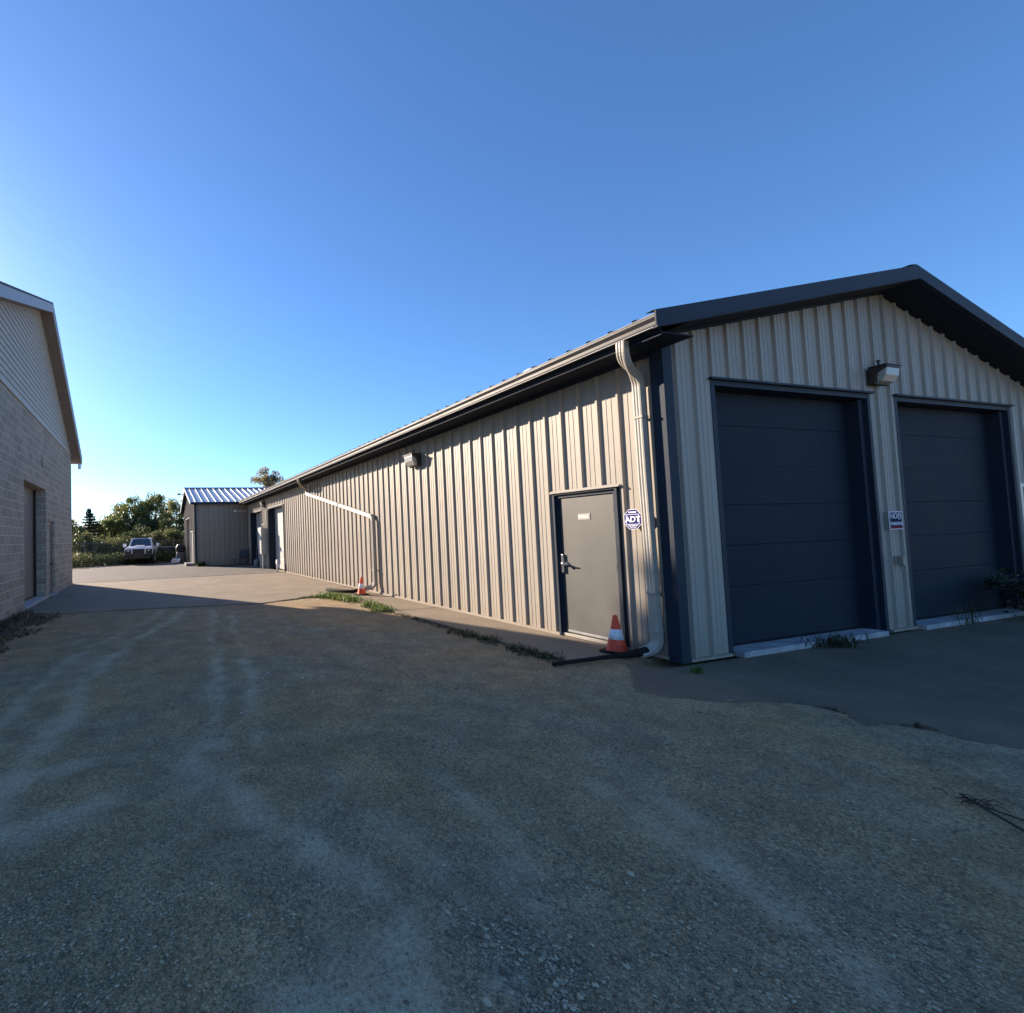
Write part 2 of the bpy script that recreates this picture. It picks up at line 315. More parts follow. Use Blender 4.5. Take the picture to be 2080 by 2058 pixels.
def gravel_mat():
    m = bpy.data.materials.new('gravel_ground'); m.use_nodes = True; n = m.node_tree.nodes; l = m.node_tree.links
    b = n['Principled BSDF']; b.inputs['Roughness'].default_value = .93; b.inputs['Specular IOR Level'].default_value = .25
    tc = n.new('ShaderNodeTexCoord')
    at = n.new('ShaderNodeAttribute'); at.attribute_name = 'dust'
    def noise(sc, d=5, r=.6):
        t = n.new('ShaderNodeTexNoise'); t.inputs['Scale'].default_value = sc; t.inputs['Detail'].default_value = d; t.inputs['Roughness'].default_value = r
        l.new(tc.outputs['Object'], t.inputs[0]); return t
    def vor(sc):
        t = n.new('ShaderNodeTexVoronoi'); t.inputs['Scale'].default_value = sc; l.new(tc.outputs['Object'], t.inputs[0]); return t
    v1, v2 = vor(75), vor(170)
    rp = n.new('ShaderNodeValToRGB'); l.new(v1.outputs['Color'], rp.inputs[0])
    rp.color_ramp.elements[0].color = (.13, .098, .060, 1); rp.color_ramp.elements[1].color = (.88, .67, .42, 1)
    rp.color_ramp.elements[0].position = .1
    rp2 = n.new('ShaderNodeValToRGB'); l.new(v2.outputs['Color'], rp2.inputs[0])
    rp2.color_ramp.elements[0].color = (.17, .127, .08, 1); rp2.color_ramp.elements[1].color = (.80, .61, .385, 1)
    mx = n.new('ShaderNodeMix'); mx.data_type = 'RGBA'; mx.inputs[0].default_value = .5
    l.new(rp.outputs[0], mx.inputs[6]); l.new(rp2.outputs[0], mx.inputs[7])
    ve = n.new('ShaderNodeTexVoronoi'); ve.feature = 'DISTANCE_TO_EDGE'; ve.inputs['Scale'].default_value = 62; l.new(tc.outputs['Object'], ve.inputs[0])
    er = n.new('ShaderNodeMapRange'); er.inputs[1].default_value = .0; er.inputs[2].default_value = .22; er.inputs[3].default_value = .64; er.inputs[4].default_value = 1.0; l.new(ve.outputs['Distance'], er.inputs[0])  # small crevice shade between stones, put into the colour
    ec = n.new('ShaderNodeMix'); ec.data_type = 'RGBA'; ec.blend_type = 'MULTIPLY'; ec.inputs[0].default_value = 1; l.new(mx.outputs[2], ec.inputs[6]); l.new(er.outputs[0], ec.inputs[7]); mx = ec
    # hue patches: bluish crushed stone against browner fines
    ph = noise(.55, 4); pr = n.new('ShaderNodeValToRGB'); l.new(ph.outputs[0], pr.inputs[0])
    pr.color_ramp.elements[0].position = .38; pr.color_ramp.elements[1].position = .62
    pr.color_ramp.elements[0].color = (.93, .98, .97, 1); pr.color_ramp.elements[1].color = (1.14, 1.0, .82, 1)
    hm = n.new('ShaderNodeMix'); hm.data_type = 'RGBA'; hm.blend_type = 'MULTIPLY'; hm.inputs[0].default_value = 1
    l.new(mx.outputs[2], hm.inputs[6]); l.new(pr.outputs[0], hm.inputs[7])
    pn = noise(2.6, 7, .7); pp = n.new('ShaderNodeValToRGB'); l.new(pn.outputs[0], pp.inputs[0])
    pp.color_ramp.elements[0].position = .35; pp.color_ramp.elements[1].position = .65
    pp.color_ramp.elements[0].color = (.80, .80, .80, 1); pp.color_ramp.elements[1].color = (1.28, 1.28, 1.28, 1)
    h2 = n.new('ShaderNodeMix'); h2.data_type = 'RGBA'; h2.blend_type = 'MULTIPLY'; h2.inputs[0].default_value = 1
    l.new(hm.outputs[2], h2.inputs[6]); l.new(pp.outputs[0], h2.inputs[7])
    # dust
    dn = noise(34, 7, .8); da = n.new('ShaderNodeMapRange'); l.new(dn.outputs[0], da.inputs[0]); da.inputs[1].default_value = .3; da.inputs[2].default_value = .7; da.inputs[3].default_value = -.25; da.inputs[4].default_value = 1.55
    mu = n.new('ShaderNodeMath'); mu.operation = 'MULTIPLY'; l.new(at.outputs['Fac'], mu.inputs[0]); l.new(da.outputs[0], mu.inputs[1]); mu.use_clamp = True
    dm = n.new('ShaderNodeMix'); dm.data_type = 'RGBA'; l.new(mu.outputs[0], dm.inputs[0]); l.new(h2.outputs[2], dm.inputs[6])
    dm.inputs[7].default_value = (.70, .62, .43, 1)
    sa = n.new('ShaderNodeAttribute'); sa.attribute_name = 'sand'; sm = n.new('ShaderNodeMath'); sm.operation = 'MULTIPLY'; sm.use_clamp = True
    l.new(sa.outputs['Fac'], sm.inputs[0]); l.new(da.outputs[0], sm.inputs[1])
    m9 = n.new('ShaderNodeMix'); m9.data_type = 'RGBA'; l.new(sm.outputs[0], m9.inputs[0]); l.new(dm.outputs[2], m9.inputs[6]); m9.inputs[7].default_value = (.30, .225, .15, 1)
    l.new(m9.outputs[2], b.inputs['Base Color'])
    # relief
    a1 = n.new('ShaderNodeMath'); a1.operation = 'ADD'; l.new(v1.outputs['Distance'], a1.inputs[0]); l.new(v2.outputs['Distance'], a1.inputs[1])
    inv = n.new('ShaderNodeMath'); inv.operation = 'MULTIPLY'; inv.inputs[1].default_value = -1; l.new(a1.outputs[0], inv.inputs[0])
    fine = noise(320, 3); a2 = n.new('ShaderNodeMath'); a2.operation = 'ADD'; l.new(inv.outputs[0], a2.inputs[0]); l.new(fine.outputs[0], a2.inputs[1])
    bp = n.new('ShaderNodeBump'); bp.inputs['Strength'].default_value = 1; bp.inputs['Distance'].default_value = .0095
    l.new(a2.outputs[0], bp.inputs['Height'])
    b2 = n.new('ShaderNodeBump'); b2.inputs['Strength'].default_value = .6; b2.inputs['Distance'].default_value = .03
    l.new(pn.outputs[0], b2.inputs['Height']); l.new(bp.outputs[0], b2.inputs['Normal']); l.new(b2.outputs[0], b.inputs['Normal'])
    return m
M['gravel'] = gravel_mat()

def grid_axis(lo, hi, a, b, fine, coarse_n):
    mid = np.arange(a, b+1e-6, fine)
    left = lo+(a-lo)*(1-np.linspace(1, 0, coarse_n, endpoint=False)**3)
    right = b+(hi-b)*(np.linspace(0, 1, coarse_n+1)[1:]**3)
    return np.concatenate([left, mid, right])
def build_ground():
    xs = grid_axis(-900, 900, -9.2, 2.2, .05, 14); ys = grid_axis(-600, 1400, -4.2, 9.0, .05, 14)
    X, Y = np.meshgrid(xs, ys); Z = ground_z(X, Y)
    far = (X < -9.6) | (X > 2.8) | (Y < -5) | (Y > 9.6); Z = np.where(far, -.03, Z)
    D = np.where(far, .2, dust_val(X, Y))
    nx, ny = len(xs), len(ys)
    v = np.stack([X, Y, Z], -1).reshape(-1, 3); idx = np.arange(nx*ny).reshape(ny, nx)
    f = np.stack([idx[:-1, :-1], idx[:-1, 1:], idx[1:, 1:], idx[1:, :-1]], -1).reshape(-1, 4)
    me = bpy.data.meshes.new('ground'); me.vertices.add(len(v)); me.vertices.foreach_set('co', v.ravel())
    me.loops.add(f.size); me.loops.foreach_set('vertex_index', f.ravel().astype(np.int32))
    me.polygons.add(len(f)); me.polygons.foreach_set('loop_start', np.arange(0, f.size, 4, dtype=np.int32))
    me.polygons.foreach_set('use_smooth', np.ones(len(f), bool)); me.update(calc_edges=True)
    at = me.attributes.new('dust', 'FLOAT', 'POINT'); at.data.foreach_set('value', D.ravel().astype(np.float32))
    sd_ = np.clip(1.1-dist_poly(X, Y, [(-4.6, 8.3), (-2.6, 7.2), (-1.2, 5.6), (-1.1, 3.5)])/1.1, 0, 1)**.8*(.45+1.1*fbm(X*3, Y*3, 4, 91))
    a2_ = me.attributes.new('sand', 'FLOAT', 'POINT'); a2_.data.foreach_set('value', np.clip(sd_, 0, 1).ravel().astype(np.float32))
    me.materials.append(M['gravel'])
    o = bpy.data.objects.new('ground', me); COL.objects.link(o); tag(o, kind='structure')
build_ground()

def slab_mat(name, col, col2, joint=None, crack=True, stain=(.18, .15, .12), bump=.003, rough=.88):
    m = mat(name, col, rough=rough, var=.16, vscale=.9, col2=col2, bump=bump, bscale=140, spec=.3)
    n = m.node_tree.nodes; l = m.node_tree.links; b = n['Principled BSDF']
    old = b.inputs['Base Color'].links[0].from_socket; tc = n.new('ShaderNodeTexCoord')
    nz = n.new('ShaderNodeTexNoise'); nz.inputs['Scale'].default_value = 2.3; nz.inputs['Detail'].default_value = 8; nz.inputs['Roughness'].default_value = .7
    l.new(tc.outputs['Object'], nz.inputs[0])
    mr = n.new('ShaderNodeMapRange'); mr.inputs[1].default_value = .56; mr.inputs[2].default_value = .8; mr.inputs[4].default_value = .8; l.new(nz.outputs[0], mr.inputs[0])
    mx = n.new('ShaderNodeMix'); mx.data_type = 'RGBA'; l.new(mr.outputs[0], mx.inputs[0]); l.new(old, mx.inputs[6]); mx.inputs[7].default_value = (*stain, 1)
    sp = n.new('ShaderNodeTexNoise'); sp.inputs['Scale'].default_value = 90; sp.inputs['Detail'].default_value = 2; l.new(tc.outputs['Object'], sp.inputs[0])
    sr = n.new('ShaderNodeValToRGB'); l.new(sp.outputs[0], sr.inputs[0]); sr.color_ramp.elements[0].color = (.80, .80, .80, 1); sr.color_ramp.elements[1].color = (1.2, 1.2, 1.2, 1)
    sr.color_ramp.elements[0].position = .35; sr.color_ramp.elements[1].position = .65
    m2 = n.new('ShaderNodeMix'); m2.data_type = 'RGBA'; m2.blend_type = 'MULTIPLY'; m2.inputs[0].default_value = 1
    l.new(mx.outputs[2], m2.inputs[6]); l.new(sr.outputs[0], m2.inputs[7]); last = m2.outputs[2]
    if crack:
        vo = n.new('ShaderNodeTexVoronoi'); vo.feature = 'DISTANCE_TO_EDGE'; vo.inputs['Scale'].default_value = .33
        wn = n.new('ShaderNodeTexNoise'); wn.inputs['Scale'].default_value = 1.8; wn.inputs['Detail'].default_value = 6; l.new(tc.outputs['Object'], wn.inputs[0])
        ad = n.new('ShaderNodeVectorMath'); ad.operation = 'MULTIPLY_ADD'; ad.inputs[1].default_value = (.9, .9, 0); l.new(wn.outputs['Color'], ad.inputs[0]); l.new(tc.outputs['Object'], ad.inputs[2])
        l.new(ad.outputs[0], vo.inputs[0])
        cr = n.new('ShaderNodeMapRange'); cr.inputs[1].default_value = .0; cr.inputs[2].default_value = .006; cr.inputs[3].default_value = .75; cr.inputs[4].default_value = 0; l.new(vo.outputs['Distance'], cr.inputs[0])
        m3 = n.new('ShaderNodeMix'); m3.data_type = 'RGBA'; l.new(cr.outputs[0], m3.inputs[0]); l.new(last, m3.inputs[6]); m3.inputs[7].default_value = (.04, .035, .03, 1); last = m3.outputs[2]
    l.new(last, b.inputs['Base Color'])
    return m
M['slab'] = slab_mat('concrete_slab', (.205, .165, .118), (.262, .212, .155), crack=False, stain=(.28, .23, .18))
M['walk'] = slab_mat('concrete_walk', (.21, .17, .122), (.262, .212, .155), crack=False, stain=(.24, .19, .15))
M['asphalt'] = slab_mat('aged_asphalt', (.115, .102, .087), (.155, .139, .12), crack=True, stain=(.12, .11, .10), bump=.006)
M['apron'] = slab_mat('asphalt_apron', (.15, .118, .082), (.21, .165, .112), crack=False, stain=(.11, .086, .06), bump=.007)

def slab(name, pts, z0, z1, m, ragged=0, step=.12, seed=1):
    """closed outline; edges broken up a little so that they do not run ruler-straight"""
    rnd = random.Random(seed); out = []
    for i, (a, b) in enumerate(zip(pts, pts[1:]+pts[:1])):
        out.append(a[:2])
        rag = a[2] if len(a) > 2 else 0
        if rag:
            L = math.hypot(b[0]-a[0], b[1]-a[1]); k = max(1, int(L/step))
            for j in range(1, k):
                t = j/k; nx, ny = -(b[1]-a[1])/L, (b[0]-a[0])/L; d = rnd.uniform(-rag, rag)
                out.append((a[0]+(b[0]-a[0])*t+nx*d, a[1]+(b[1]-a[1])*t+ny*d))
    mb = MB(); mb.prism([(x, y, z0) for x, y in out], (0, 0, z1-z0))
    o = mb.build(name, m); tag(o, kind='structure'); return o
# asphalt lot beyond the slab, the concrete slab in two pours, the walk in squares along the wall, asphalt apron
slab('asphalt_lot', [(-30, 17.46), (-8.83, 17.46), (-6.16, 17.33), (-.02, 17.42), (-.02, 25.75), (-3.2, 25.75), (-3.2, 36.5), (-4.4, 33.2, .3), (-10.6, 30.9, .3), (-16, 30.4, .3), (-30, 30)], -.12, .004, M['asphalt'], step=.5)
slab('concrete_pavement', [(-8.80, 12.3), (-8.80, 9.0), (-8.72, 8.88, .03), (-7.88, 8.36, .03), (-5.93, 8.2, .03), (-4.23, 7.86), (-4.22, 12.32)], -.12, -.004, M['slab'], seed=2)
slab('concrete_pavement', [(-4.205, 12.32), (-4.215, 7.85, .03), (-3.27, 7.62, .03), (-1.64, 8.28), (-.02, 8.26), (-.02, 12.32)], -.12, -.002, M['slab'], seed=3)
slab('concrete_pavement', [(-8.80, 12.315), (-4.22, 12.335), (-4.225, 17.36), (-6.16, 17.31), (-8.80, 17.45)], -.12, -.003, M['slab'], seed=4)
slab('concrete_pavement', [(-4.205, 12.335), (-.02, 12.335), (-.02, 17.40), (-4.21, 17.35)], -.12, -.005, M['slab'], seed=5)
for i, (a, b) in enumerate(((.57, 2.62), (2.635, 4.90), (4.915, 6.55), (6.565, 8.24))):
    slab('sidewalk', [(-.02, a), (-.02, b), (-1.08, b, .018), (-1.06+.02*(i % 2), a)], -.1, .012-.003*(i % 2), M['walk'], seed=20+i, step=.2)
slab('asphalt_apron', [(12, -.035), (-.45, -.035), (-.5, .30), (-.66, .1, .02), (-1.36, -.52, .025), (-1.0, -.9, .025), (-.40, -1.2, .025), (-.2, -1.42, .025), (-.5, -1.72, .025), (-.05, -1.82, .025), (-.2, -2.1, .025), (-.05, -2.35, .025), (.8, -3.2, .025), (2.2, -5.5, .025), (12, -8)], -.12, -.026, M['apron'], step=.06, seed=9)

# ================================================================== LONG METAL BUILDING
PITCH = .3048
RIB = [(-.028, 0), (-.014, .031), (.012, .031), (.026, 0)]
MINOR = [(.100, 0), (.104, .004), (.118, .004), (.122, 0), (.176, 0), (.180, .004), (.194, .004), (.198, 0)]
def sheet_profile(u0, u1, phase, minor=True):
    pts = []; k = math.floor((u0-phase)/PITCH)-1
    while phase+k*PITCH < u1+PITCH:
        c = phase+k*PITCH
        pts += [(c+a, h) for a, h in RIB]
        if minor: pts += [(c+a, h) for a, h in MINOR]
        k += 1
    pts.sort()
    def h_at(u):
        for (a, ha), (b, hb) in zip(pts[:-1], pts[1:]):
            if a <= u <= b: return ha+(hb-ha)*(u-a)/(b-a+1e-12)
        return 0
    return pts, h_at
def ribbed_wall(mb, u0, u1, z0, ztop, place, phase, openings=(), minor=True):
    """place(u, h, z) -> world point; ztop(u) function; openings = (ua, ub, zhead)"""
    pts, h_at = sheet_profile(u0, u1, phase, minor)
    us = sorted(set([u0, u1]+[p[0] for p in pts if u0 < p[0] < u1]+[q for a, b, _ in openings for q in (a, b) if u0 < q < u1]))
    for a, b in zip(us[:-1], us[1:]):
        if b-a < 1e-6: continue
        mid = (a+b)/2; zb = z0
        for oa, ob, zh in openings:
            if oa-1e-6 <= mid <= ob+1e-6: zb = zh
        ha, hb = h_at(a), h_at(b)
        mb.quad(place(a, ha, zb), place(b, hb, zb), place(b, hb, ztop(b)), place(a, ha, ztop(a)))

T = lambda x: 4.016+.234*x if x < 4.4 else 5.0456-.29*(x-4.4)          # roof surface
S = lambda x: 3.845+.236*x if x < 4.4 else 4.885-.29*(x-4.4)         # top of gable sheet
W = 8.9; LEN = 37.0; OH = .40
bld = thing('metal_building', 'long taupe ribbed steel shop with charcoal trim and two tall doors in its gable', 'building', (0, 0, 0))
mb = MB(); ribbed_wall(mb, .11, 25.8, .02, lambda u: 3.70, lambda u, h, z: (-h, u, z), .5775,
                       [(.66, 1.68, 2.115), (17.2, 20.15, 3.107), (21.75, 24.72, 3.107)])
mb.build('side_wall', M['panel'], bld)
mb = MB(); ribbed_wall(mb, .11, W-.02, .02, S, lambda u, h, z: (u, -h, z), .2078, [(.79, 4.006, 3.369), (4.593, 7.80, 3.369), (7.84, 8.66, 2.09)])
mb.build('gable_wall', M['panel_g'], bld)
mb = MB(); mb.box(.02, .05, .06, 25.75, 3.70, 3.9); mb.box(.25, 8.7, 3.0, 3.05, 0, 3.6); mb.quad((W, 0, 0), (W, LEN, 0), (W, LEN, 3.7), (W, 0, 3.7))
mb.quad((0, 25.8, 0), (0, LEN, 0), (0, LEN, 3.7), (0, 25.8, 3.7))
mb.prism([(0, LEN, 0), (W, LEN, 0), (W, LEN, 3.7), (4.4, LEN, 4.8), (0, LEN, 3.7)], (0, .02, 0))
mb.build('rear_wall', M['panel'], bld)
# base flashing
for a_, b_ in ((1.70, 17.18), (.11, .64)): MB().box(-.045, .0, a_, b_, .012, .05).build('base_trim', M['panel'], bld)
for a_, b_ in ((.11, .79), (4.006, 4.593)): MB().box(a_, b_, -.045, 0, .004, .035).build('base_trim', M['panel'], bld)
# corner trim (charcoal): L round the corner
mb = MB(); mb.box(-.040, .11, -.040, -.0335, 0.0, 3.80); mb.box(-.040, -.0335, -.0335, .115, 0.0, 3.70); mb.box(-.0335, .0, .105, .115, 0, 3.7); mb.box(.10, .11, -.0335, 0, 0, 3.80)
mb.build('corner_trim', M['char'], bld)
# roof: ribbed sheet on both slopes
def roof_sheet(mb, xa, xb, y0, y1, f, phase, rib_w=.05, rib_h=.034):
    k = math.ceil((y0+.04-phase)/PITCH)
    ys = [(y0, 0)]
    while phase+k*PITCH < y1-.04:
        c = phase+k*PITCH; ys += [(c-rib_w/2, 0), (c-rib_w/4, rib_h), (c+rib_w/4, rib_h), (c+rib_w/2, 0)]; k += 1
    ys.append((y1, 0))
    for (a, ha), (b, hb) in zip(ys[:-1], ys[1:]):
        mb.quad((xa, a, f(xa)+ha), (xb, a, f(xb)+ha), (xb, b, f(xb)+hb), (xa, b, f(xa)+hb))
mb = MB(); fL = lambda x: 4.016+.234*x; fR = lambda x: 5.0456-.29*(x-4.4)
roof_sheet(mb, -.56, 4.4, -OH+.02, LEN, fL, -.1176); roof_sheet(mb, 4.4, W+.6, -OH+.02, LEN, fR, -.1176)
# underside deck closes the eave
mb.quad((-.50, -OH+.02, fL(-.50)-.03), (4.4, -OH+.02, fL(4.4)-.03), (4.4, LEN, fL(4.4)-.03), (-.50, LEN, fL(-.50)-.03))
mb.build('roof', M['roof'], bld)
mb = MB(); mb.prism([(4.25, -OH, 5.0456+.028), (4.4, -OH, 5.0456+.062), (4.55, -OH, 5.0456+.025), (4.4, -OH, 5.0456+.04)], (0, LEN+OH, 0)); mb.build('ridge_cap', M['roof'], bld)
# rake trim: tall fascia with a rolled bottom lip and an inner step
mb = MB()
for xa, xb, f in ((-.62, 4.4, fL), (4.4, W+.62, fR)):
    for (ya, yb, ta, tb) in ((-OH-.02, -OH, -.135, .035), (-OH-.03, -OH+.03, -.160, -.136), (-OH, -OH+.10, .0352, .042)):
        mb.prism([(xa, ya, f(xa)+ta), (xb, ya, f(xb)+ta), (xb, ya, f(xb)+tb), (xa, ya, f(xa)+tb)], (0, yb-ya, 0))
mb.build('rake_trim', M['char'], bld, bevel=.003)
mb = MB()   # sloping soffit and frieze of the gable overhang
for xa, xb, f in ((-.05, 4.4, fL), (4.4, W+.6, fR)):
    mb.prism([(xa, -OH+.031, f(xa)-.155), (xb, -OH+.031, f(xb)-.155), (xb, -OH+.031, f(xb)-.14), (xa, -OH+.031, f(xa)-.14)], (0, OH-.031, 0))
    fz = -.188 if xa < 0 else -.166
    mb.prism([(max(xa, 0), -.036, f(max(xa, 0))+fz), (xb, -.036, f(xb)+fz), (xb, -.036, f(xb)-.156), (max(xa, 0), -.036, f(max(xa, 0))-.156)], (0, .035, 0))
mb.box(-.50, 0.0, -OH+.031, .05, 3.685, 3.70)
mb.build('gable_soffit', M['soffit'], bld)
mb = MB(); mb.box(-.485, -.036, .05, 25.7, 3.688, 3.70); mb.box(-.50, -.486, -OH+.031, 25.7, 3.66, 3.885); mb.build('eave_soffit', M['soffit'], bld)
mb = MB(); mb.box(-.06, -.036, .12, 25.7, 3.63, 3.687); mb.build('eave_trim', M['char'], bld)
# K-style gutter
gp = [(-.501, 3.875), (-.501, 3.738), (-.575, 3.738), (-.585, 3.765), (-.585, 3.80), (-.612, 3.838), (-.612, 3.868), (-.600, 3.868), (-.600, 3.845), (-.575, 3.80), (-.575, 3.748), (-.509, 3.748), (-.509, 3.875)]
mb = MB(); mb.prism([(x, -OH-.005, z) for x, z in gp], (0, 25.6+OH, 0)); mb.box(-.611, -.502, -OH-.012, -OH-.0055, 3.739, 3.874)
g = mb.build('gutter', M['gutter'], bld)
mb = MB(); mb.tube([(-.613, -OH, 3.869), (-.613, 25.5, 3.869)], .0055, 8); mb.tube([(-.583, -OH, 3.741), (-.583, 25.5, 3.741)], .0060, 8)
mb.build('rolled_lip', M['gutter_lip'], g)

# downspouts: corrugated rectangular section
def rect_prof(w_, d_, corr=.003):
    pts = []
    for (ax, ay, bx, by) in ((-w_/2, -d_/2, w_/2, -d_/2), (w_/2, -d_/2, w_/2, d_/2), (w_/2, d_/2, -w_/2, d_/2), (-w_/2, d_/2, -w_/2, -d_/2)):
        L = math.hypot(bx-ax, by-ay); n = 6
        for i in range(n):
            t = i/n; nx, ny = (by-ay)/L, -(bx-ax)/L; o_ = corr*(1 if i % 2 else -1) if 0 < i else 0
            pts.append((ax+(bx-ax)*t+nx*o_, ay+(by-ay)*t+ny*o_))
    return pts
def bez(p0, p1, p2, n=8): 
    p0, p1, p2 = Vector(p0), Vector(p1), Vector(p2)
    return [tuple(p0*(1-t)**2+p1*2*t*(1-t)+p2*t*t) for t in [i/n for i in range(n+1)]]
def downspout(path, w_=.104, d_=.078):
    mb = MB(); mb.sweep(path, rect_prof(w_, d_), upv=(-1, .001, 0)); return mb
p = [(-.545, .04, 3.74), (-.545, .045, 3.70)]+bez((-.545, .045, 3.66), (-.54, .06, 3.52), (-.32, .14, 3.47))+bez((-.28, .155, 3.46), (-.10, .225, 3.42), (-.095, .23, 3.30), 6)+[(-.095, .225, 2.2), (-.088, .215, 1.2), (-.085, .205, .30)]
p += bez((-.085, .205, .24), (-.09, .20, .12), (-.30, .26, .085), 7)
sp = downspout(p).build('downspout', M['spout'], bld)
for z, yc in ((2.9, .226), (.78, .210), (.32, .205)): MB().box(-.142, -.035, yc-.06, yc+.06, z, z+.03).build('strap', M['spout'], sp, bevel=.004)
p = [(-.545, 13.0, 3.74), (-.545, 13.02, 3.70)]+bez((-.545, 13.03, 3.66), (-.53, 13.08, 3.54), (-.30, 13.3, 3.48))+bez((-.26, 13.34, 3.47), (-.09, 13.5, 3.44), (-.09, 13.5, 3.32), 6)+[(-.09, 13.5, 3.26)]
sp2 = downspout(p).build('downspout', M['spout'], bld)
downspout([(-.095, 13.55, 3.235), (-.095, 7.86, 2.08)], .104, .078).build('sloping_pipe', M['spout'], sp2)
p = bez((-.10, 7.93, 2.09), (-.10, 7.80, 2.07), (-.10, 7.80, 1.92), 6)+[(-.10, 7.80, .40)]+bez((-.10, 7.80, .34), (-.10, 7.78, .16), (-.34, 7.95, .14), 8)
downspout(p).build('lower_pipe', M['spout'], sp2)
MB().box(-.15, -.035, 7.74, 7.86, .62, .655).build('strap', M['spout'], sp2)
MB().box(-.15, -.035, 10.2, 10.23, 2.50, 2.62).build('strap', M['spout'], sp2)

# roof vent showing over the eave
vt = thing('roof_vent', 'small white domed vent showing above the roof edge of the long building', 'vent', (.55, 2.6, T(.55)-.02))
MB().lathe([(.09, -.1), (.09, .16)], n=20).build('vent_pipe', M['galv_trim'], vt, smooth=True)
MB().lathe([(.001, .26), (.08, .25), (.14, .21), (.16, .16), (.15, .15), (.09, .16)], n=20).build('vent_cap', M['white'], vt, smooth=True)

# ---- overhead doors in the gable
def sectional_panel(mb, u0, u1, zs, place, groove=.0028, micro=.05):
    """zs: seam heights; small horizontal embossing in every section"""
    for a, b in zip(zs[:-1], zs[1:]):
        pts = [(a, groove*2.2), (a+.010, 0)]; z = a+.03
        while z < b-.03: pts += [(z, 0), (z+micro*.35, .0007), (z+micro*.7, 0)]; z += micro
        pts += [(b-.010, 0), (b, groove*2.2)]
        for (za, ha), (zb_, hb) in zip(pts[:-1], pts[1:]):
            if zb_-za > 1e-6: mb.quad(place(u0, ha, za), place(u1, ha, za), place(u1, hb, zb_), place(u0, hb, zb_))
GZ = [.06, .775, 1.30, 1.825, 2.335, 2.856, 3.30]
for x0, x1 in ((.79, 4.006), (4.593, 7.80)):
    fr = MB(); A, B = .062, .095
    fr.box(x0, x0+A, -.008, .24, 0, 3.369); fr.box(x1-A, x1, -.008, .24, 0, 3.369)
    fr.box(x0+A, x0+A+B, .045, .24, 0, 3.29); fr.box(x1-A-B, x1-A, .045, .24, 0, 3.29)
    fr.box(x0+A, x1-A, -.006, .24, 3.30, 3.369)
    f = fr.build('door_frame', M['char'], bld)
    mb = MB(); mb.box(x0-.03, x1+.03, -.05, -.009, 3.366, 3.392); mb.build('drip_cap', M['char'], f)
    mb = MB(); sectional_panel(mb, x0+A+B-.01, x1-A-B+.01, GZ, lambda u, h, z: (u, .195+h, z))
    d = mb.build('overhead_door', M['navy'], bld)
    mb = MB(); mb.box(x0+.16, x1-.16, .185, .215, .02, .062); mb.build('bottom_seal', M['rubber'], d)
    mb = MB(); mb.box(x0+.158, x1-.158, -.07, .25, -.03, .040); mb.build('sill', M['conc'], bld, bevel=.008)
# brown person door at far right of the gable
mb = MB(); mb.box(7.84, 7.90, -.03, .08, 0, 2.09); mb.box(8.60, 8.66, -.03, .08, 0, 2.09); mb.box(7.90, 8.60, -.03, .08, 2.03, 2.09)
f = mb.build('door_frame', M['galv_trim'], bld)
d = MB().box(7.90, 8.60, .0, .04, .03, 2.03).build('entry_door', M['brown_door'], bld)
MB().lathe([(.001, -.05), (.028, -.045), (.03, -.02), (.012, 0)], (7.97, 0, 1.0), 14, 'y').build('knob', M['chrome'], d, smooth=True)

# ---- grey steel person door in the long wall
Y0, Y1 = .64, 1.70
fr = MB(); fr.box(-.052, .07, Y0, Y0+.035, .02, 2.085); fr.box(-.052, .07, Y1-.035, Y1, .02, 2.085); fr.box(-.052, .07, Y0, Y1, 2.085, 2.118)
fr.box(-.020, .07, Y0+.035, Y0+.082, .02, 2.04); fr.box(-.020, .07, Y1-.082, Y1-.035, .02, 2.04); fr.box(-.020, .07, Y0+.035, Y1-.035, 2.04, 2.085)
f = fr.build('door_frame', M['char'], bld, bevel=.002)
MB().prism([(-.075, Y0-.04, 2.112), (-.03, Y0-.04, 2.152), (-.03, Y0-.04, 2.119), (-.07, Y0-.04, 2.108)], (0, Y1-Y0+.08, 0)).build('drip_cap', M['spout'], f)
door = MB().box(.000, .045, Y0+.086, Y1-.086, .075, 2.036).build('steel_door', M['grey_door'], bld, bevel=.002)
MB().box(-.028, .06, Y0+.04, Y1-.04, .02, .062).build('threshold', M['spout'], bld, bevel=.003)
MB().box(-.003, .002, Y0+.10, Y1-.10, .085, .115).build('kick_strip', M['galv_trim'], door)
for z in (1.78, 1.0, .28): MB().box(-.016, .001, Y0+.066, Y0+.096, z, z+.11).build('hinge', M['black'], door, bevel=.003)
pl = MB().box(-.006, .002, 1.10, 1.30, 1.705, 1.79).build('name_plate', M['spout'], door, bevel=.002)
MB().box(-.009, -.0055, 1.118, 1.285, 1.728, 1.768).build('plate_inset', M['galv_trim'], pl)
lk = MB().box(-.030, -.001, 1.575, 1.615, .94, 1.21).build('latch_guard', M['chrome'], door, bevel=.003)
hd = MB().lathe([(.036, 0), (.036, -.02), (.022, -.035), (.016, -.06), (.026, -.068), (.026, -.078), (.001, -.082)], (0, 1.555, 1.075), 18, 'x').build('door_handle', M['chrome'], door, smooth=True)
MB().sweep([(-.072, 1.555, 1.075), (-.075, 1.50, 1.073), (-.068, 1.44, 1.07)], [(-.008, -.006), (.008, -.006), (.008, .006), (-.008, .006)]).build('lever', M['chrome'], hd)

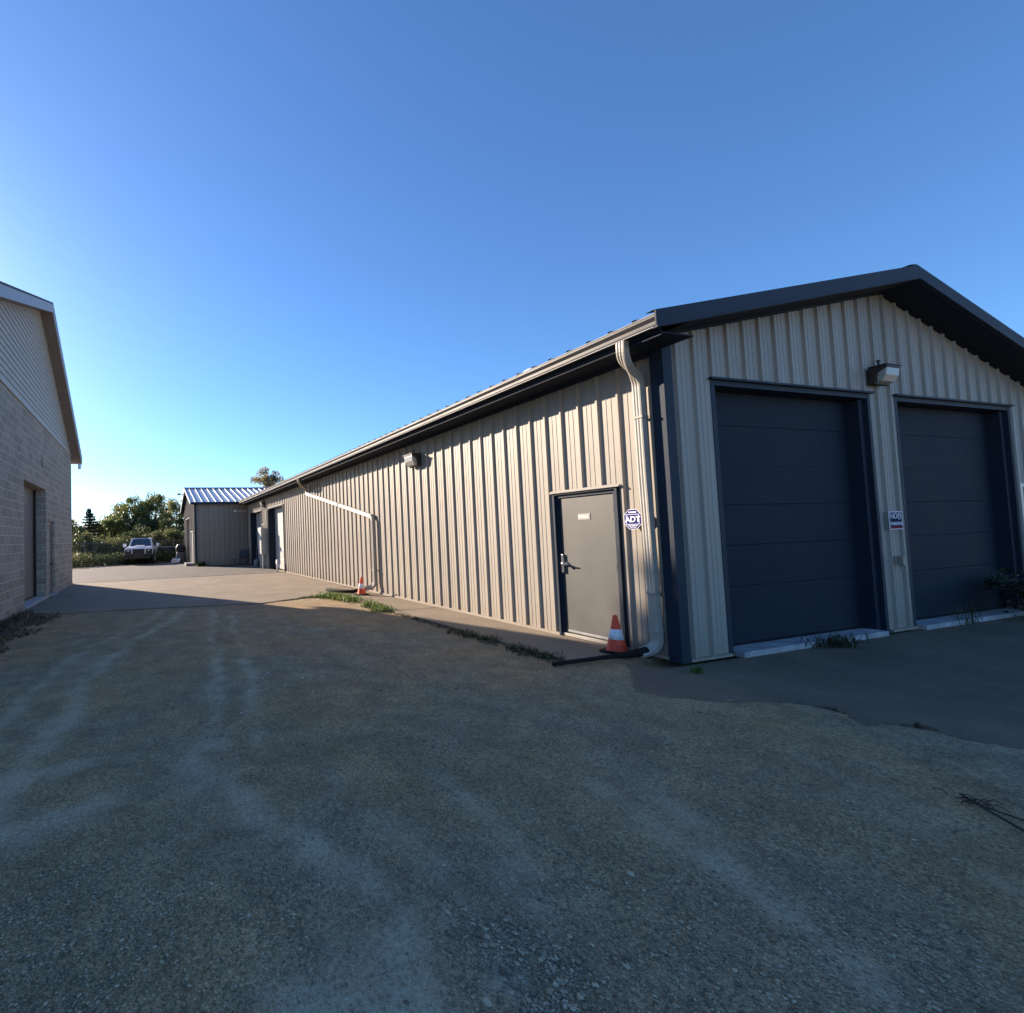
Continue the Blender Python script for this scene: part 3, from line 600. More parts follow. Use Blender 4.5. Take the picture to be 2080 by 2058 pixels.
# ---- far overhead doors in the long wall
far_z = [.03, .53, 1.03, 1.54, 2.05, 2.56, 3.09]
for y0, y1 in ((17.2, 20.15), (21.75, 24.72)):
    fr = MB(); fr.box(-.045, .34, y0, y0+.055, .0, 3.105); fr.box(-.045, .34, y1-.055, y1, .0, 3.105); fr.box(-.045, .34, y0+.055, y1-.055, 3.05, 3.105)
    fr.build('door_frame', M['char'], bld)
    MB().box(-.06, -.036, y0-.03, y1+.03, 3.100, 3.125).build('drip_cap', M['spout'], bld)
    mb = MB(); sectional_panel(mb, y0+.04, y1-.04, far_z, lambda u, h, z: (.30+h, u, z)); mb.build('overhead_door', M['cab'], bld)

# ================================================================== WING (projecting cross gable)
wing = thing('metal_shed_wing', 'shed wing with pale ribbed roof jutting out at the far end of the shop', 'building', (0, 0, 0))
WX0, WX1, WY0, WY1 = -3.24, 4.5, 25.8, 35.2
APY = 30.5; APZ = 5.20; EZ = 3.86
fW = lambda y: EZ+(y-(WY0-.25))*(APZ-EZ)/(APY-(WY0-.25)) if y < APY else APZ-(y-APY)*(APZ-EZ)/(APY-(WY0-.25))
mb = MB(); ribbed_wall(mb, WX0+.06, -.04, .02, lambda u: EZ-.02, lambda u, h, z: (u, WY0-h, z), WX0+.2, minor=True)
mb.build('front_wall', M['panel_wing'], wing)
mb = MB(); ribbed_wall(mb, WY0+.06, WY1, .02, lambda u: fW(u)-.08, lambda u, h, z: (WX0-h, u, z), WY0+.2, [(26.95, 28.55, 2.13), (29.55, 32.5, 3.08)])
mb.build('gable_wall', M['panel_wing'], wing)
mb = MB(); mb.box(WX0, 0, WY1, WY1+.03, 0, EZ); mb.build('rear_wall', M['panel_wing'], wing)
MB().box(WX0-.045, WX0+.09, WY0-.045, WY0-.036, 0, EZ-.03).box(WX0-.045, WX0-.036, WY0-.036, WY0+.09, 0, EZ-.02).build('corner_trim', M['char'], wing)
mb = MB(); n = int((WX1-(-3.5))/PITCH); xs = [(-3.5, 0)]
k = 0
while True:
    c = -3.5+.30+k*.41
    if c > WX1: break
    xs += [(c-.022, 0), (c-.012, .045), (c+.012, .045), (c+.022, 0)]; k += 1
xs.append((WX1, 0))
for ya, yb in ((WY0-.25, APY), (APY, WY1+.3)):
    for (a, ha), (b, hb) in zip(xs[:-1], xs[1:]):
        mb.quad((a, ya, fW(ya)+ha), (b, ya, fW(ya)+hb), (b, yb, fW(yb)+hb), (a, yb, fW(yb)+ha))
mb.build('roof', M['galv'], wing)
MB().prism([(-3.52, APY-.22, fW(APY-.22)+.045), (-3.52, APY, APZ+.075), (-3.52, APY+.22, fW(APY+.22)+.045), (-3.52, APY, APZ+.05)], (8, 0, 0)).build('ridge_cap', M['galv'], wing)
mb = MB()
for ya, yb in ((WY0-.26, APY), (APY, WY1+.3)):
    mb.prism([(-3.53, ya, fW(ya)-.15), (-3.53, yb, fW(yb)-.15), (-3.53, yb, fW(yb)+.045), (-3.53, ya, fW(ya)+.045)], (.028, 0, 0))
mb.build('rake_trim', M['galv_trim'], wing)
MB().box(-3.5, -.62, WY0-.30, WY0-.255, EZ-.13, EZ-.005).box(-3.5, -.62, WY0-.254, WY0-.05, EZ-.12, EZ-.10).build('eave_trim', M['char'], wing)
mb = MB()
for ya, yb in ((WY0-.25, APY), (APY, WY1+.3)): mb.prism([(-3.50, ya, fW(ya)-.14), (-3.50, yb, fW(yb)-.14), (-3.50, yb, fW(yb)-.10), (-3.50, ya, fW(ya)-.10)], (.25, 0, 0))
mb.build('soffit', M['soffit'], wing)
MB().box(WX0+.35, WX0+.38, 29.5, 32.55, 0, 3.1).build('overhead_door', M['plastic_dk'], wing)
MB().box(WX0-.05, WX0+.3, 29.5, 29.55, 0, 3.08).box(WX0-.05, WX0+.3, 32.5, 32.55, 0, 3.08).box(WX0-.05, WX0+.3, 29.5, 32.55, 3.081, 3.12).build('door_frame', M['spout'], wing)
d = MB().box(WX0+.02, WX0+.06, 27.0, 28.5, .12, 2.1).build('entry_door', M['door_l'], wing)
MB().box(WX0-.05, WX0+.06, 26.92, 27.0, .1, 2.13).box(WX0-.05, WX0+.06, 28.5, 28.58, .1, 2.13).box(WX0-.05, WX0+.06, 27.0, 28.5, 2.1, 2.16).build('door_frame', M['white'], wing)
MB().tube([(-3.5, 30.0, 4.70), (-3.78, 29.95, 4.74)], .025, 8).build('lamp_arm', M['galv_trim'], wing)
lampw = MB().lathe([(.001, .10), (.10, .08), (.16, 0), (.13, -.04), (.001, -.05)], (-3.92, 29.93, 4.72), 16).build('yard_light', M['galv_trim'], smooth=True)
tag(lampw, 'small round yard light on an arm at the gable peak of the shed wing', 'light')
st = MB().box(-3.78, -3.30, 26.35, 27.9, -.02, .17).build('door_step', M['drain_grey'], bevel=.01)
tag(st, 'low concrete step block at the foot of the shed wing corner door', 'step')

# ================================================================== BLOCK WAREHOUSE on the left
def cmu_mat():
    m = bpy.data.materials.new('concrete_block'); m.use_nodes = True; n = m.node_tree.nodes; l = m.node_tree.links
    b = n['Principled BSDF']; b.inputs['Roughness'].default_value = .92; b.inputs['Specular IOR Level'].default_value = .2
    tc = n.new('ShaderNodeTexCoord'); sp = n.new('ShaderNodeSeparateXYZ'); cb = n.new('ShaderNodeCombineXYZ')
    l.new(tc.outputs['Object'], sp.inputs[0])
    ad = n.new('ShaderNodeMath'); ad.operation = 'ADD'; l.new(sp.outputs[0], ad.inputs[0]); l.new(sp.outputs[1], ad.inputs[1])
    l.new(ad.outputs[0], cb.inputs[0]); l.new(sp.outputs[2], cb.inputs[1])
    br = n.new('ShaderNodeTexBrick'); l.new(cb.outputs[0], br.inputs[0])
    br.inputs['Scale'].default_value = 1; br.inputs['Brick Width'].default_value = .406; br.inputs['Row Height'].default_value = .2032
    br.inputs['Mortar Size'].default_value = .008; br.inputs['Mortar Smooth'].default_value = .4
    br.inputs['Color1'].default_value = (.30, .265, .215, 1); br.inputs['Color2'].default_value = (.40, .355, .285, 1); br.inputs['Mortar'].default_value = (.70, .65, .56, 1)
    nz = n.new('ShaderNodeTexNoise'); nz.inputs['Scale'].default_value = 14; nz.inputs['Detail'].default_value = 8; nz.inputs['Roughness'].default_value = .75; l.new(tc.outputs['Object'], nz.inputs[0])
    rp = n.new('ShaderNodeValToRGB'); l.new(nz.outputs[0], rp.inputs[0]); rp.color_ramp.elements[0].position = .3; rp.color_ramp.elements[1].position = .7
    rp.color_ramp.elements[0].color = (.80, .80, .80, 1); rp.color_ramp.elements[1].color = (1.15, 1.15, 1.15, 1)
    mx = n.new('ShaderNodeMix'); mx.data_type = 'RGBA'; mx.blend_type = 'MULTIPLY'; mx.inputs[0].default_value = 1
    l.new(br.outputs[0], mx.inputs[6]); l.new(rp.outputs[0], mx.inputs[7]); l.new(mx.outputs[2], b.inputs['Base Color'])
    h = n.new('ShaderNodeMath'); h.operation = 'MULTIPLY_ADD'; l.new(br.outputs['Fac'], h.inputs[0]); h.inputs[1].default_value = -.5; l.new(nz.outputs[0], h.inputs[2])
    bp = n.new('ShaderNodeBump'); bp.inputs['Strength'].default_value = 1; bp.inputs['Distance'].default_value = .014; l.new(h.outputs[0], bp.inputs['Height']); l.new(bp.outputs[0], b.inputs['Normal'])
    return m
M['cmu'] = cmu_mat()
LX = -8.845
wh = thing('block_warehouse', 'tan concrete block warehouse with lap siding gable along the left of the yard', 'building', (0, 0, 0))
LYN, LYF, SZ = 2.6, 17.27, 5.16
mb = MB(); TH = .3
def wall_cells(mb, y0, y1, z0, z1, ops, x0, x1):
    ys = sorted({y0, y1, *[q for o in ops for q in o[:2]]})
    for a, b in zip(ys[:-1], ys[1:]):
        zb = z0
        for o in ops:
            if o[0]-1e-6 <= (a+b)/2 <= o[1]+1e-6: zb = o[2]
        mb.box(x0, x1, a, b, zb, z1)
wall_cells(mb, LYN, LYF, -.05, SZ, [(9.50, 12.18, 3.26), (12.62, 13.54, 2.34)], LX-TH, LX)
mb.box(-24, LX-TH, LYF-TH, LYF, -.05, SZ); mb.box(-24, LX-TH, LYN, LYN+TH, -.05, SZ)
mb.build('block_wall', M['cmu'], wh)
RY, RZ = 11.48, 8.75; SN, SF = .40, .59
fB = lambda y: RZ-(RY-y)*SN if y < RY else RZ-(y-RY)*SF
mb = MB(); z = SZ+.02; RH = .155
while z < RZ-.2:
    z2 = z+RH; yn = max(LYN, RY-(RZ-z-.12)/SN); yf = min(LYF, RY+(RZ-z-.12)/SF)
    mb.prism([(LX+.028, yn, z), (LX+.006, yn, z2), (LX-.05, yn, z2), (LX-.05, yn, z)], (0, yf-yn, 0)); z = z2
mb.build('lap_siding', M['siding'], wh)
MB().box(LX-.02, LX+.035, LYN, LYF, SZ-.03, SZ+.02).build('ledger_trim', M['siding'], wh)
OV = LX+.375
mb = MB()
for ya, yb in ((LYN-.4, RY), (RY, LYF+.36)):
    mb.prism([(OV, ya, fB(ya)-.02), (OV, yb, fB(yb)-.02), (OV, yb, fB(yb)+.03), (OV, ya, fB(ya)+.03)], (-16, 0, 0))
mb.build('roof', M['shingle'], wh)
mb = MB()
for ya, yb in ((LYN-.4, RY), (RY, LYF+.36)):
    mb.prism([(OV-.03, ya, fB(ya)-.27), (OV-.03, yb, fB(yb)-.27), (OV-.03, yb, fB(yb)-.021), (OV-.03, ya, fB(ya)-.021)], (.028, 0, 0))
mb.box(-24, OV-.03, LYF+.33, LYF+.355, fB(LYF+.36)-.2, fB(LYF+.36)-.025)
mb.build('rake_board', M['fascia_l'], wh)
mb = MB()
for ya, yb in ((LYN-.4, RY), (RY, LYF+.33)):
    mb.prism([(OV-.031, ya, fB(ya)-.265), (OV-.031, yb, fB(yb)-.265), (OV-.031, yb, fB(yb)-.25), (OV-.031, ya, fB(ya)-.25)], (-.40, 0, 0))
mb.box(-24, OV-.45, LYF, LYF+.33, fB(LYF+.33)-.26, fB(LYF+.33)-.24)
mb.build('soffit', M['soffit_l'], wh)
gz = fB(LYF+.36)
MB().prism([(OV-.03, LYF+.05, gz-.50), (OV-.03, LYF+.30, gz-.36), (OV-.03, LYF+.34, gz-.275), (OV-.03, LYF+.05, gz-.275)], (-.10, 0, 0)).build('eave_return', M['white'], wh)
MB().prism([(OV-.02, LYF+.356, gz-.17), (OV-.02, LYF+.43, gz-.17), (OV-.02, LYF+.48, gz-.06), (OV-.02, LYF+.48, gz-.03), (OV-.02, LYF+.356, gz-.03)], (-15, 0, 0)).build('gutter', M['white'], wh)
mb = MB(); sectional_panel(mb, 9.5, 12.18, [.1, .62, 1.14, 1.66, 2.18, 2.70, 3.26], lambda u, h, z: (LX-.34-h, u, z)); mb.build('overhead_door', M['door_l'], wh)
MB().box(LX-.32, LX-.27, 12.10, 12.178, .0, 3.25).build('door_track', M['black'], wh)
MB().box(LX-.33, LX+.02, 9.50, 12.18, -.05, .06).build('sill', M['conc'], wh, bevel=.01)
pd = MB().box(LX-.14, LX-.10, 12.68, 13.48, .03, 2.22).build('entry_door', M['door_l'], wh)
MB().box(LX-.18, LX-.08, 12.622, 12.68, 0, 2.338).box(LX-.18, LX-.08, 13.48, 13.538, 0, 2.338).box(LX-.18, LX-.08, 12.68, 13.48, 2.22, 2.338).build('door_frame', M['door_l'], wh)
MB().lathe([(.001, .07), (.028, .06), (.03, .03), (.012, 0)], (LX-.10, 13.40, .98), 12, 'x').build('knob', M['black'], pd, smooth=True)
MB().box(LX-.099, LX-.096, 12.95, 13.2, 1.5, 1.57).box(LX-.099, LX-.096, 12.98, 13.17, 1.34, 1.44).build('notice', M['white'], pd)
MB().box(LX-.18, LX+.10, 12.62, 13.56, -.02, .028).build('threshold', M['conc'], wh)
ld = MB().box(LX+.001, LX+.05, 11.55, 11.75, 3.9, 4.1).build('wall_vent', M['cmu'], wh)

# ================================================================== FITTINGS ON THE WALLS
def wall_pack(label, loc, rz, s=1.0):
    """housing sits on plane y=0 and faces -y before rotation"""
    t = thing('wall_light', label, 'light', loc, rz, 'bronze wall pack lights')
    h = .27*s; w2 = .19*s; d = .21*s
    MB().prism([(-w2, 0, h*.5), (-w2, -d, h*.5), (-w2, -d, h*.40), (-w2, -.09*s, h*.1), (-w2, -.07*s, -h*.5), (-w2, 0, -h*.5)], (2*w2, 0, 0)).build('housing', M['bronze'], t, bevel=.008)
    MB().prism([(-w2*.92, -.092*s, h*.16), (-w2*.92, -d*.97, h*.385), (-w2*.92, -d*.90, -h*.05), (-w2*.92, -d*.62, -h*.38), (-w2*.92, -.075*s, -h*.45)], (2*w2*.92, 0, 0)).build('glass_refractor', M['lens'], t, bevel=.012)
    MB().box(-w2*1.06, w2*1.06, -d*1.05, 0, h*.5, h*.5+.018).build('top_plate', M['bronze'], t, bevel=.004)
    MB().tube([(0, -.04, h*.5+.01), (0, -.04, h*.5+.10)], .012, 8).lathe([(.001, .03), (.022, .02), (.022, 0)], (0, -.04, h*.5+.10), 10).build('photocell', M['bronze'], t)
    return t
wall_pack('bronze wall light with clear glass between the two big overhead doors on the gable', (4.12, -.036, 3.60), 0, .88)
wall_pack('wall light high on the sunlit ribbed side wall, above the sloping downspout end', (-.036, 5.55, 3.22), R(-90))
wall_pack('small far wall light between the two distant overhead doors', (-.036, 20.95, 3.33), R(-90))

# alarm-company octagon sign
sg = thing('alarm_sign', 'blue octagonal alarm sign with white ADT lettering beside the grey door', 'sign', (0, 0, 0))
sc = (-.075, .425, 1.68)
def octo(r, x, sy=1): 
    return [(x, sc[1]+r*math.cos(R(22.5+45*i))*1.0, sc[2]+r*1.06*math.sin(R(22.5+45*i))) for i in range(8)]
MB().prism(octo(.128, -.073), (.006, 0, 0)).build('border', M['sign_white'], sg)
MB().prism(octo(.121, -.0745), (.0015, 0, 0)).build('face', M['sign_blue'], sg)
MB().box(-.067, -.0345, sc[1]-.02, sc[1]+.02, sc[2]-.05, sc[2]+.05).build('bracket', M['galv_trim'], sg)
mb = MB(); a = .083; b_ = .062; t_ = .0035; zc = sc[2]-.002
mb.box(-.0762, -.0746, sc[1]-a, sc[1]+a, zc+b_-t_, zc+b_+t_).box(-.0762, -.0746, sc[1]-a, sc[1]+a, zc-b_-t_, zc-b_+t_).box(-.0762, -.0746, sc[1]-a-t_, sc[1]-a+t_, zc-b_+t_, zc+b_-t_).box(-.0762, -.0746, sc[1]+a-t_, sc[1]+a+t_, zc-b_+t_, zc+b_-t_)
mb.build('inner_frame', M['sign_white'], sg)
text_part('lettering', 'ADT', .098, M['sign_white'], sg, (-.0762, sc[1], zc-.002), (0, -1, 0), (0, 0, 1), .0006, offset=.003)
mb = MB()
for (ya, yb, zz, hh) in ((-.050, .050, .088, .008), (-.062, -.022, -.082, .005), (-.015, .025, -.082, .005), (.032, .060, -.082, .005), (-.040, -.004, -.100, .004), (.004, .042, -.100, .004)):
    MB().box(-.0758, -.0746, sc[1]-yb, sc[1]-ya, sc[2]+zz-hh, sc[2]+zz+hh).build('small_print', M['sign_white'], sg)

# no parking sign on the pillar
ns = thing('parking_sign', 'small dark NO PARKING sign on the pillar between the overhead doors', 'sign', (0, 0, 0))
nx0, nx1, nz0, nz1 = 4.12, 4.43, 1.425, 1.68
MB().box(nx0, nx1, -.050, -.042, nz0, nz1).build('border', M['sign_white'], ns)
MB().box(nx0+.012, nx1-.012, -.0515, -.0501, nz0+.012, nz1-.012).build('face', M['sign_black'], ns)
MB().box(nx0+.012, nx1-.012, -.0530, -.0516, nz0+.012, nz0+.034).build('red_strip', M['sign_red'], ns)
MB().box(nx0+.03, nx0+.28, -.0418, -.0345, nz0+.09, nz0+.16).build('bracket', M['galv_trim'], ns)
text_part('lettering', 'NO', .105, M['sign_white'], ns, (nx0+.105, -.0526, nz1-.067), (1, 0, 0), (0, 0, 1), .0006, offset=.001)
text_part('lettering', 'PARKING', .066, M['sign_white'], ns, (nx0+.155, -.0526, nz0+.082), (1, 0, 0), (0, 0, 1), .0006, offset=.0015)
mb = MB(); 
for k in range(24):
    a0, a1 = 2*math.pi*k/24, 2*math.pi*(k+1)/24; cx_, cz_ = nx0+.235, nz1-.067
    mb.prism([(cx_+.042*math.cos(a0), -.0535, cz_+.046*math.sin(a0)), (cx_+.042*math.cos(a1), -.0535, cz_+.046*math.sin(a1)), (cx_+.031*math.cos(a1), -.0535, cz_+.035*math.sin(a1)), (cx_+.031*math.cos(a0), -.0535, cz_+.035*math.sin(a0))], (0, .0018, 0))
mb.build('symbol_ring', M['sign_white'], ns)
text_part('symbol_letter', 'P', .055, M['sign_white'], ns, (nx0+.235, -.0526, nz1-.067), (1, 0, 0), (0, 0, 1), .0006, offset=.001)
ob = MB().box(4.24, 4.33, -.10, -.034, .92, 1.05).build('outlet_box', M['panel_wing'], bevel=.006); tag(ob, 'small taupe weatherproof outlet box low on the pillar under the parking sign', 'outlet box')
MB().tube([(4.285, -.06, .92), (4.285, -.06, .86)], .012, 8).build('conduit_stub', M['panel_wing'], ob)

# electrical cabinet between the far doors
ec = thing('meter_cabinet', 'grey electrical meter cabinet on legs between the two distant overhead doors', 'cabinet', (-.04, 20.1, 0))
MB().box(-.33, -.02, .28, 1.05, .74, 2.12).build('enclosure', M['cab'], ec, bevel=.01)
MB().box(-.345, -.331, .32, 1.01, .78, 2.08).build('cabinet_door', M['cab'], ec, bevel=.004)
MB().box(-.29, -.23, .36, .42, .006, .74).build('leg', M['galv_trim'], ec)
MB().box(-.29, -.23, .90, .96, .006, .74).build('leg', M['galv_trim'], ec)
MB().tube([(-.06, .14, .01), (-.06, .14, 3.0)], .03, 8).build('conduit', M['spout'], ec)
MB().tube([(-.08, 1.2, .01), (-.08, 1.2, 2.3), (-.05, .9, 2.3)], .025, 8).build('conduit', M['galv_trim'], ec)
MB().lathe([(.07, 0), (.07, .03), (.001, .035)], (-.10, 1.2, 1.25), 14, 'x').build('meter', M['galv_trim'], ec)
# surface conduit on the wing front
cf = tag(MB().tube([(-.80, WY0-.06, 3.30), (-.05, WY0-.06, 3.30)], .022, 8).box(-.86, -.76, WY0-.13, WY0-.035, 3.22, 3.36).build('junction_conduit', M['white']), 'short pale conduit with junction box high on the shed wing front wall', 'conduit')

# ================================================================== CONES, HOSES
def cone(label, loc, rz):
    t = thing('traffic_cone', label, 'cone', loc, rz, 'orange traffic cones by the downspouts')
    MB().lathe([(.118, .028), (.112, .05), (.085, .17), (.0585, .29), (.030, .42), (.026, .458), (.020, .462), (.018, .44)], n=32).build('cone_body', M['orange'], t, smooth=True)
    MB().lathe([(.0855, .168), (.0885, .17), (.0615, .292), (.0583, .294)], n=32).build('reflective_collar', M['white_band'], t, smooth=True)
    mb = MB(); pts = []
    for i in range(32):
        a = 2*math.pi*i/32; c, s_ = math.cos(a), math.sin(a); k = .165/max(abs(c), abs(s_))**.55
        pts.append((k*c, k*s_, .0))
    mb.prism(pts, (0, 0, .026)); mb.build('base', M['rubber'], t, bevel=.006)
    return t
cone('orange and white cone standing by the grey door at the near corner', (-.235, .615, .013), .2)
cone('small distant orange cone at the foot of the sloping downspout', (-.53, 7.72, .012), .5)
h1 = MB(); h1.tube(bez((-.22, .235, .115), (-.42, .29, .07), (-.55, .42, .035), 8)+bez((-.60, .44, .03), (-.80, .50, .012), (-1.35, .50, .01), 8), .05, 12,
        rs=[.048, .050, .050, .046, .040, .034, .030, .028, .027, .027, .026, .025, .025, .025, .025, .025, .025, .026])
tag(h1.build('drain_hose', M['rubber'], smooth=True), 'black flexible drain hose lying from the near downspout across the walk end', 'hose')
h2 = MB(); h2.tube(bez((-.30, 7.93, .13), (-.45, 8.05, .10), (-.60, 8.15, .06), 6)+bez((-.66, 8.2, .055), (-.95, 8.5, .05), (-1.0, 9.1, .05), 8), .05, 12)
tag(h2.build('drain_hose', M['rubber'], smooth=True), 'black corrugated drain pipe running from the far downspout behind the small cone', 'hose')

# ================================================================== THINGS BY THE WING
ch = thing('stacking_chair', 'dark outdoor armchair in the shade against the shed wing wall', 'chair', (-.42, 25.15, 0.004), R(-20))
MB().box(-.24, .24, -.24, .22, .40, .43).build('seat', M['plastic_dk'], ch, bevel=.01)
mb = MB(); mb.prism([(-.23, .20, .46), (.23, .20, .46), (.22, .34, .90), (-.22, .34, .90)], (0, .02, 0)); mb.build('backrest', M['plastic_dk'], ch, bevel=.005)
for sx in (-1, 1):
    MB().tube([(sx*.25, -.26, 0), (sx*.25, -.22, .42), (sx*.26, -.20, .62)], .014, 6).build('leg', M['plastic_dk'], ch)
    MB().tube([(sx*.25, .30, 0), (sx*.25, .20, .42), (sx*.23, .33, .88)], .014, 6).build('leg', M['plastic_dk'], ch)
    MB().tube([(sx*.26, -.22, .62), (sx*.25, .25, .64)], .018, 6).build('armrest', M['plastic_dk'], ch)
tb = thing('side_table', 'tiny low dark table beside the armchair at the shed wing wall', 'table', (-.98, 25.2, .004))
MB().box(-.20, .20, -.18, .18, .34, .36).build('tabletop', M['plastic_dk'], tb)
for sx in (-1, 1): MB().tube([(sx*.17, -.1, 0), (sx*-.10, .05, .34)], .012, 6).build('leg', M['plastic_dk'], tb)
bn = thing('ash_bin', 'rounded grey bin with tall dark tube by the farthest overhead door', 'bin', (-.22, 22.35, .004))
MB().lathe([(.17, 0), (.18, .02), (.18, .26), (.15, .36), (.08, .42), (.001, .43)], n=20).build('tub', M['drain_grey'], bn, smooth=True)
MB().tube([(.05, .1, .38), (.05, .1, .98)], .06, 10).build('tube', M['plastic_dk'], bn)
blr = tag(MB().tube([(-.30, 17.55, 0), (-.30, 17.55, .55)], .045, 12).lathe([(.045, 0), (.03, .03), (.001, .04)], (-.30, 17.55, .55), 12).build('bollard', M['white'], smooth=True), 'short pale pipe bollard at the nearer of the distant overhead doors', 'bollard')

# trash barrel group near the truck
br = thing('trash_barrel', 'grey trash barrel heaped with a black bag beside the shed wing door', 'barrel', (-3.72, 32.2, .004))
MB().lathe([(.24, 0), (.29, .02), (.31, .66), (.335, .68), (.335, .72), (.30, .72)], n=20).build('drum', M['drain_grey'], br, smooth=True)
def lump(mb, c, r, seed, n=10):
    rnd = random.Random(seed); vs = []; fs = []
    for i in range(n+1):
        for j in range(n):
            th = math.pi*i/n; ph = 2*math.pi*j/n; k = 1+rnd.uniform(-.16, .16) if 0 < i < n else 1
            vs.append((c[0]+r[0]*k*math.sin(th)*math.cos(ph), c[1]+r[1]*k*math.sin(th)*math.sin(ph), c[2]+r[2]*k*math.cos(th)))
    for i in range(n):
        for j in range(n): fs.append((i*n+j, i*n+(j+1) % n, (i+1)*n+(j+1) % n, (i+1)*n+j))
    mb.add(vs, fs); return mb
tag(lump(MB(), (-3.74, 32.2, .98), (.38, .36, .34), 4).build('trash_bag', M['black']), 'black plastic bag heaped on top of the grey barrel', 'trash bag')
for i, (x, y, a, s_) in enumerate(((-4.22, 31.6, .5, .22), (-4.05, 31.55, 1.9, .26), (-4.35, 31.9, 1.1, .18))):
    o = MB().box(-s_, s_, -.06, .06, 0, .30).build('scrap_panel', M['white'], bevel=.01, loc=(x, y, .01)); o.rotation_euler = (R(25), R(12*i), a)
    tag(o, 'pale scrap panel leaning in the small pile left of the trash barrel', 'scrap', 'pale scrap panels left of the barrel')
tag(MB().tube([(-4.15, 32.3, .02), (-3.98, 32.3, .75), (-3.80, 32.25, 1.28)], .035, 6).build('pale_board', M['white']), 'narrow pale board leaning against the black trash bag', 'board')
def wheelie(label, loc, rz, tilt=0, m='plastic_dk'):
    t = thing('wheeled_bin', label, 'bin', loc, rz, 'dark bins right of the pickup')
    MB().prism([(-.26, -.24, .06), (.26, -.24, .06), (.26, .22, .06), (-.26, .22, .06)], (0, 0, .01)).add(
        [(-.24, -.22, .05), (.24, -.22, .05), (.24, .20, .05), (-.24, .20, .05), (-.31, -.34, 1.06), (.31, -.34, 1.06), (.31, .26, 1.06), (-.31, .26, 1.06)],
        [(0, 1, 5, 4), (1, 2, 6, 5), (2, 3, 7, 6), (3, 0, 4, 7), (4, 5, 6, 7)]).build('tub', M[m], t, bevel=.01)
    MB().prism([(-.33, -.38, 1.065), (.33, -.38, 1.065), (.33, .30, 1.13), (-.33, .30, 1.13)], (0, 0, .03)).build('lid', M[m], t, bevel=.01)
    for sx in (-1, 1): MB().lathe([(.001, 0), (.10, 0), (.10, .05), (.001, .05)], (sx*.27-.025, .24, .10), 14, 'x').build('wheel', M['tyre'], t)
    return t
wheelie('dark wheeled bin with its pale edge turned, nearest the pickup', (-4.72, 34.6, .004), R(25))
wheelie('upright dark wheeled bin beside the fence post', (-4.15, 34.9, .004), R(-8))
mc = thing('generator', 'dark engine unit with pale panel standing behind the pickup wheel', 'machine', (-5.25, 34.9, .004), R(15))
MB().box(-.35, .35, -.3, .3, .25, .78).build('engine_box', M['plastic_dk'], mc, bevel=.02)
MB().box(-.22, .20, -.315, -.301, .42, .62).build('panel', M['cab'], mc)
MB().tube([(-.4, -.3, .9), (-.4, .3, .9), (.4, .3, .9), (.4, -.3, .9), (-.4, -.3, .9)], .03, 6).build('frame', M['black'], mc)
for sx in (-1, 1): MB().lathe([(.001, 0), (.12, 0), (.22, .01), (.24, .05), (.22, .10), (.001, .10)], (sx*.42-.05, 0, .24), 18, 'x').build('wheel', M['tyre'], mc, smooth=True)

# ================================================================== PICKUP TRUCK (front faces -y in local space)
tk = thing('pickup_truck', 'white lifted pickup truck facing the yard in front of the fence', 'truck', (-6.62, 31.55, .004), R(-5))
tk.scale = (1.02, 1.02, 1.06)
def hull(mb, secs):
    """secs: list of (y, [(x,z)...]) half profiles mirrored in x"""
    rings = []
    for y, prof in secs:
        full = [(x, y, z) for x, z in prof]+[(-x, y, z) for x, z in reversed(prof)]
        rings.append(full)
    n = len(rings[0]); vs = [p for r in rings for p in r]; fs = []
    for i in range(len(rings)-1):
        for j in range(n): fs.append((i*n+j, i*n+(j+1) % n, (i+1)*n+(j+1) % n, (i+1)*n+j))
    fs += [tuple(range(n)), tuple((len(rings)-1)*n+j for j in range(n))]
    mb.add(vs, fs); return mb
body = hull(MB(), [(-.10, [(.70, .62), (.84, .70), (.86, .95), (.80, 1.06)]), (.0, [(.72, .58), (.92, .68), (.94, .98), (.82, 1.13)]),
                   (.9, [(.74, .56), (.95, .66), (.95, 1.02), (.80, 1.19)]), (1.45, [(.74, .56), (.95, .62), (.95, 1.06), (.78, 1.22)]),
                   (3.4, [(.74, .56), (.95, .62), (.95, 1.08), (.86, 1.16)]), (5.2, [(.74, .60), (.94, .64), (.94, 1.12), (.90, 1.16)])]).build('body', M['truck'], tk, bevel=.02)
cabn = hull(MB(), [(1.25, [(.70, 1.16), (.80, 1.17), (.79, 1.185), (.70, 1.19)]), (1.95, [(.70, 1.16), (.84, 1.16), (.66, 1.70), (.50, 1.725)]),
                   (3.1, [(.70, 1.16), (.85, 1.16), (.68, 1.74), (.50, 1.77)]), (3.5, [(.70, 1.16), (.84, 1.16), (.64, 1.66), (.50, 1.68)])]).build('cab', M['truck'], tk, bevel=.015)
MB().prism([(-.70, 1.27, 1.225), (.70, 1.27, 1.225), (.575, 1.90, 1.672), (-.575, 1.90, 1.672)], (0, -.03, .022)).build('windshield', M['glass'], tk)
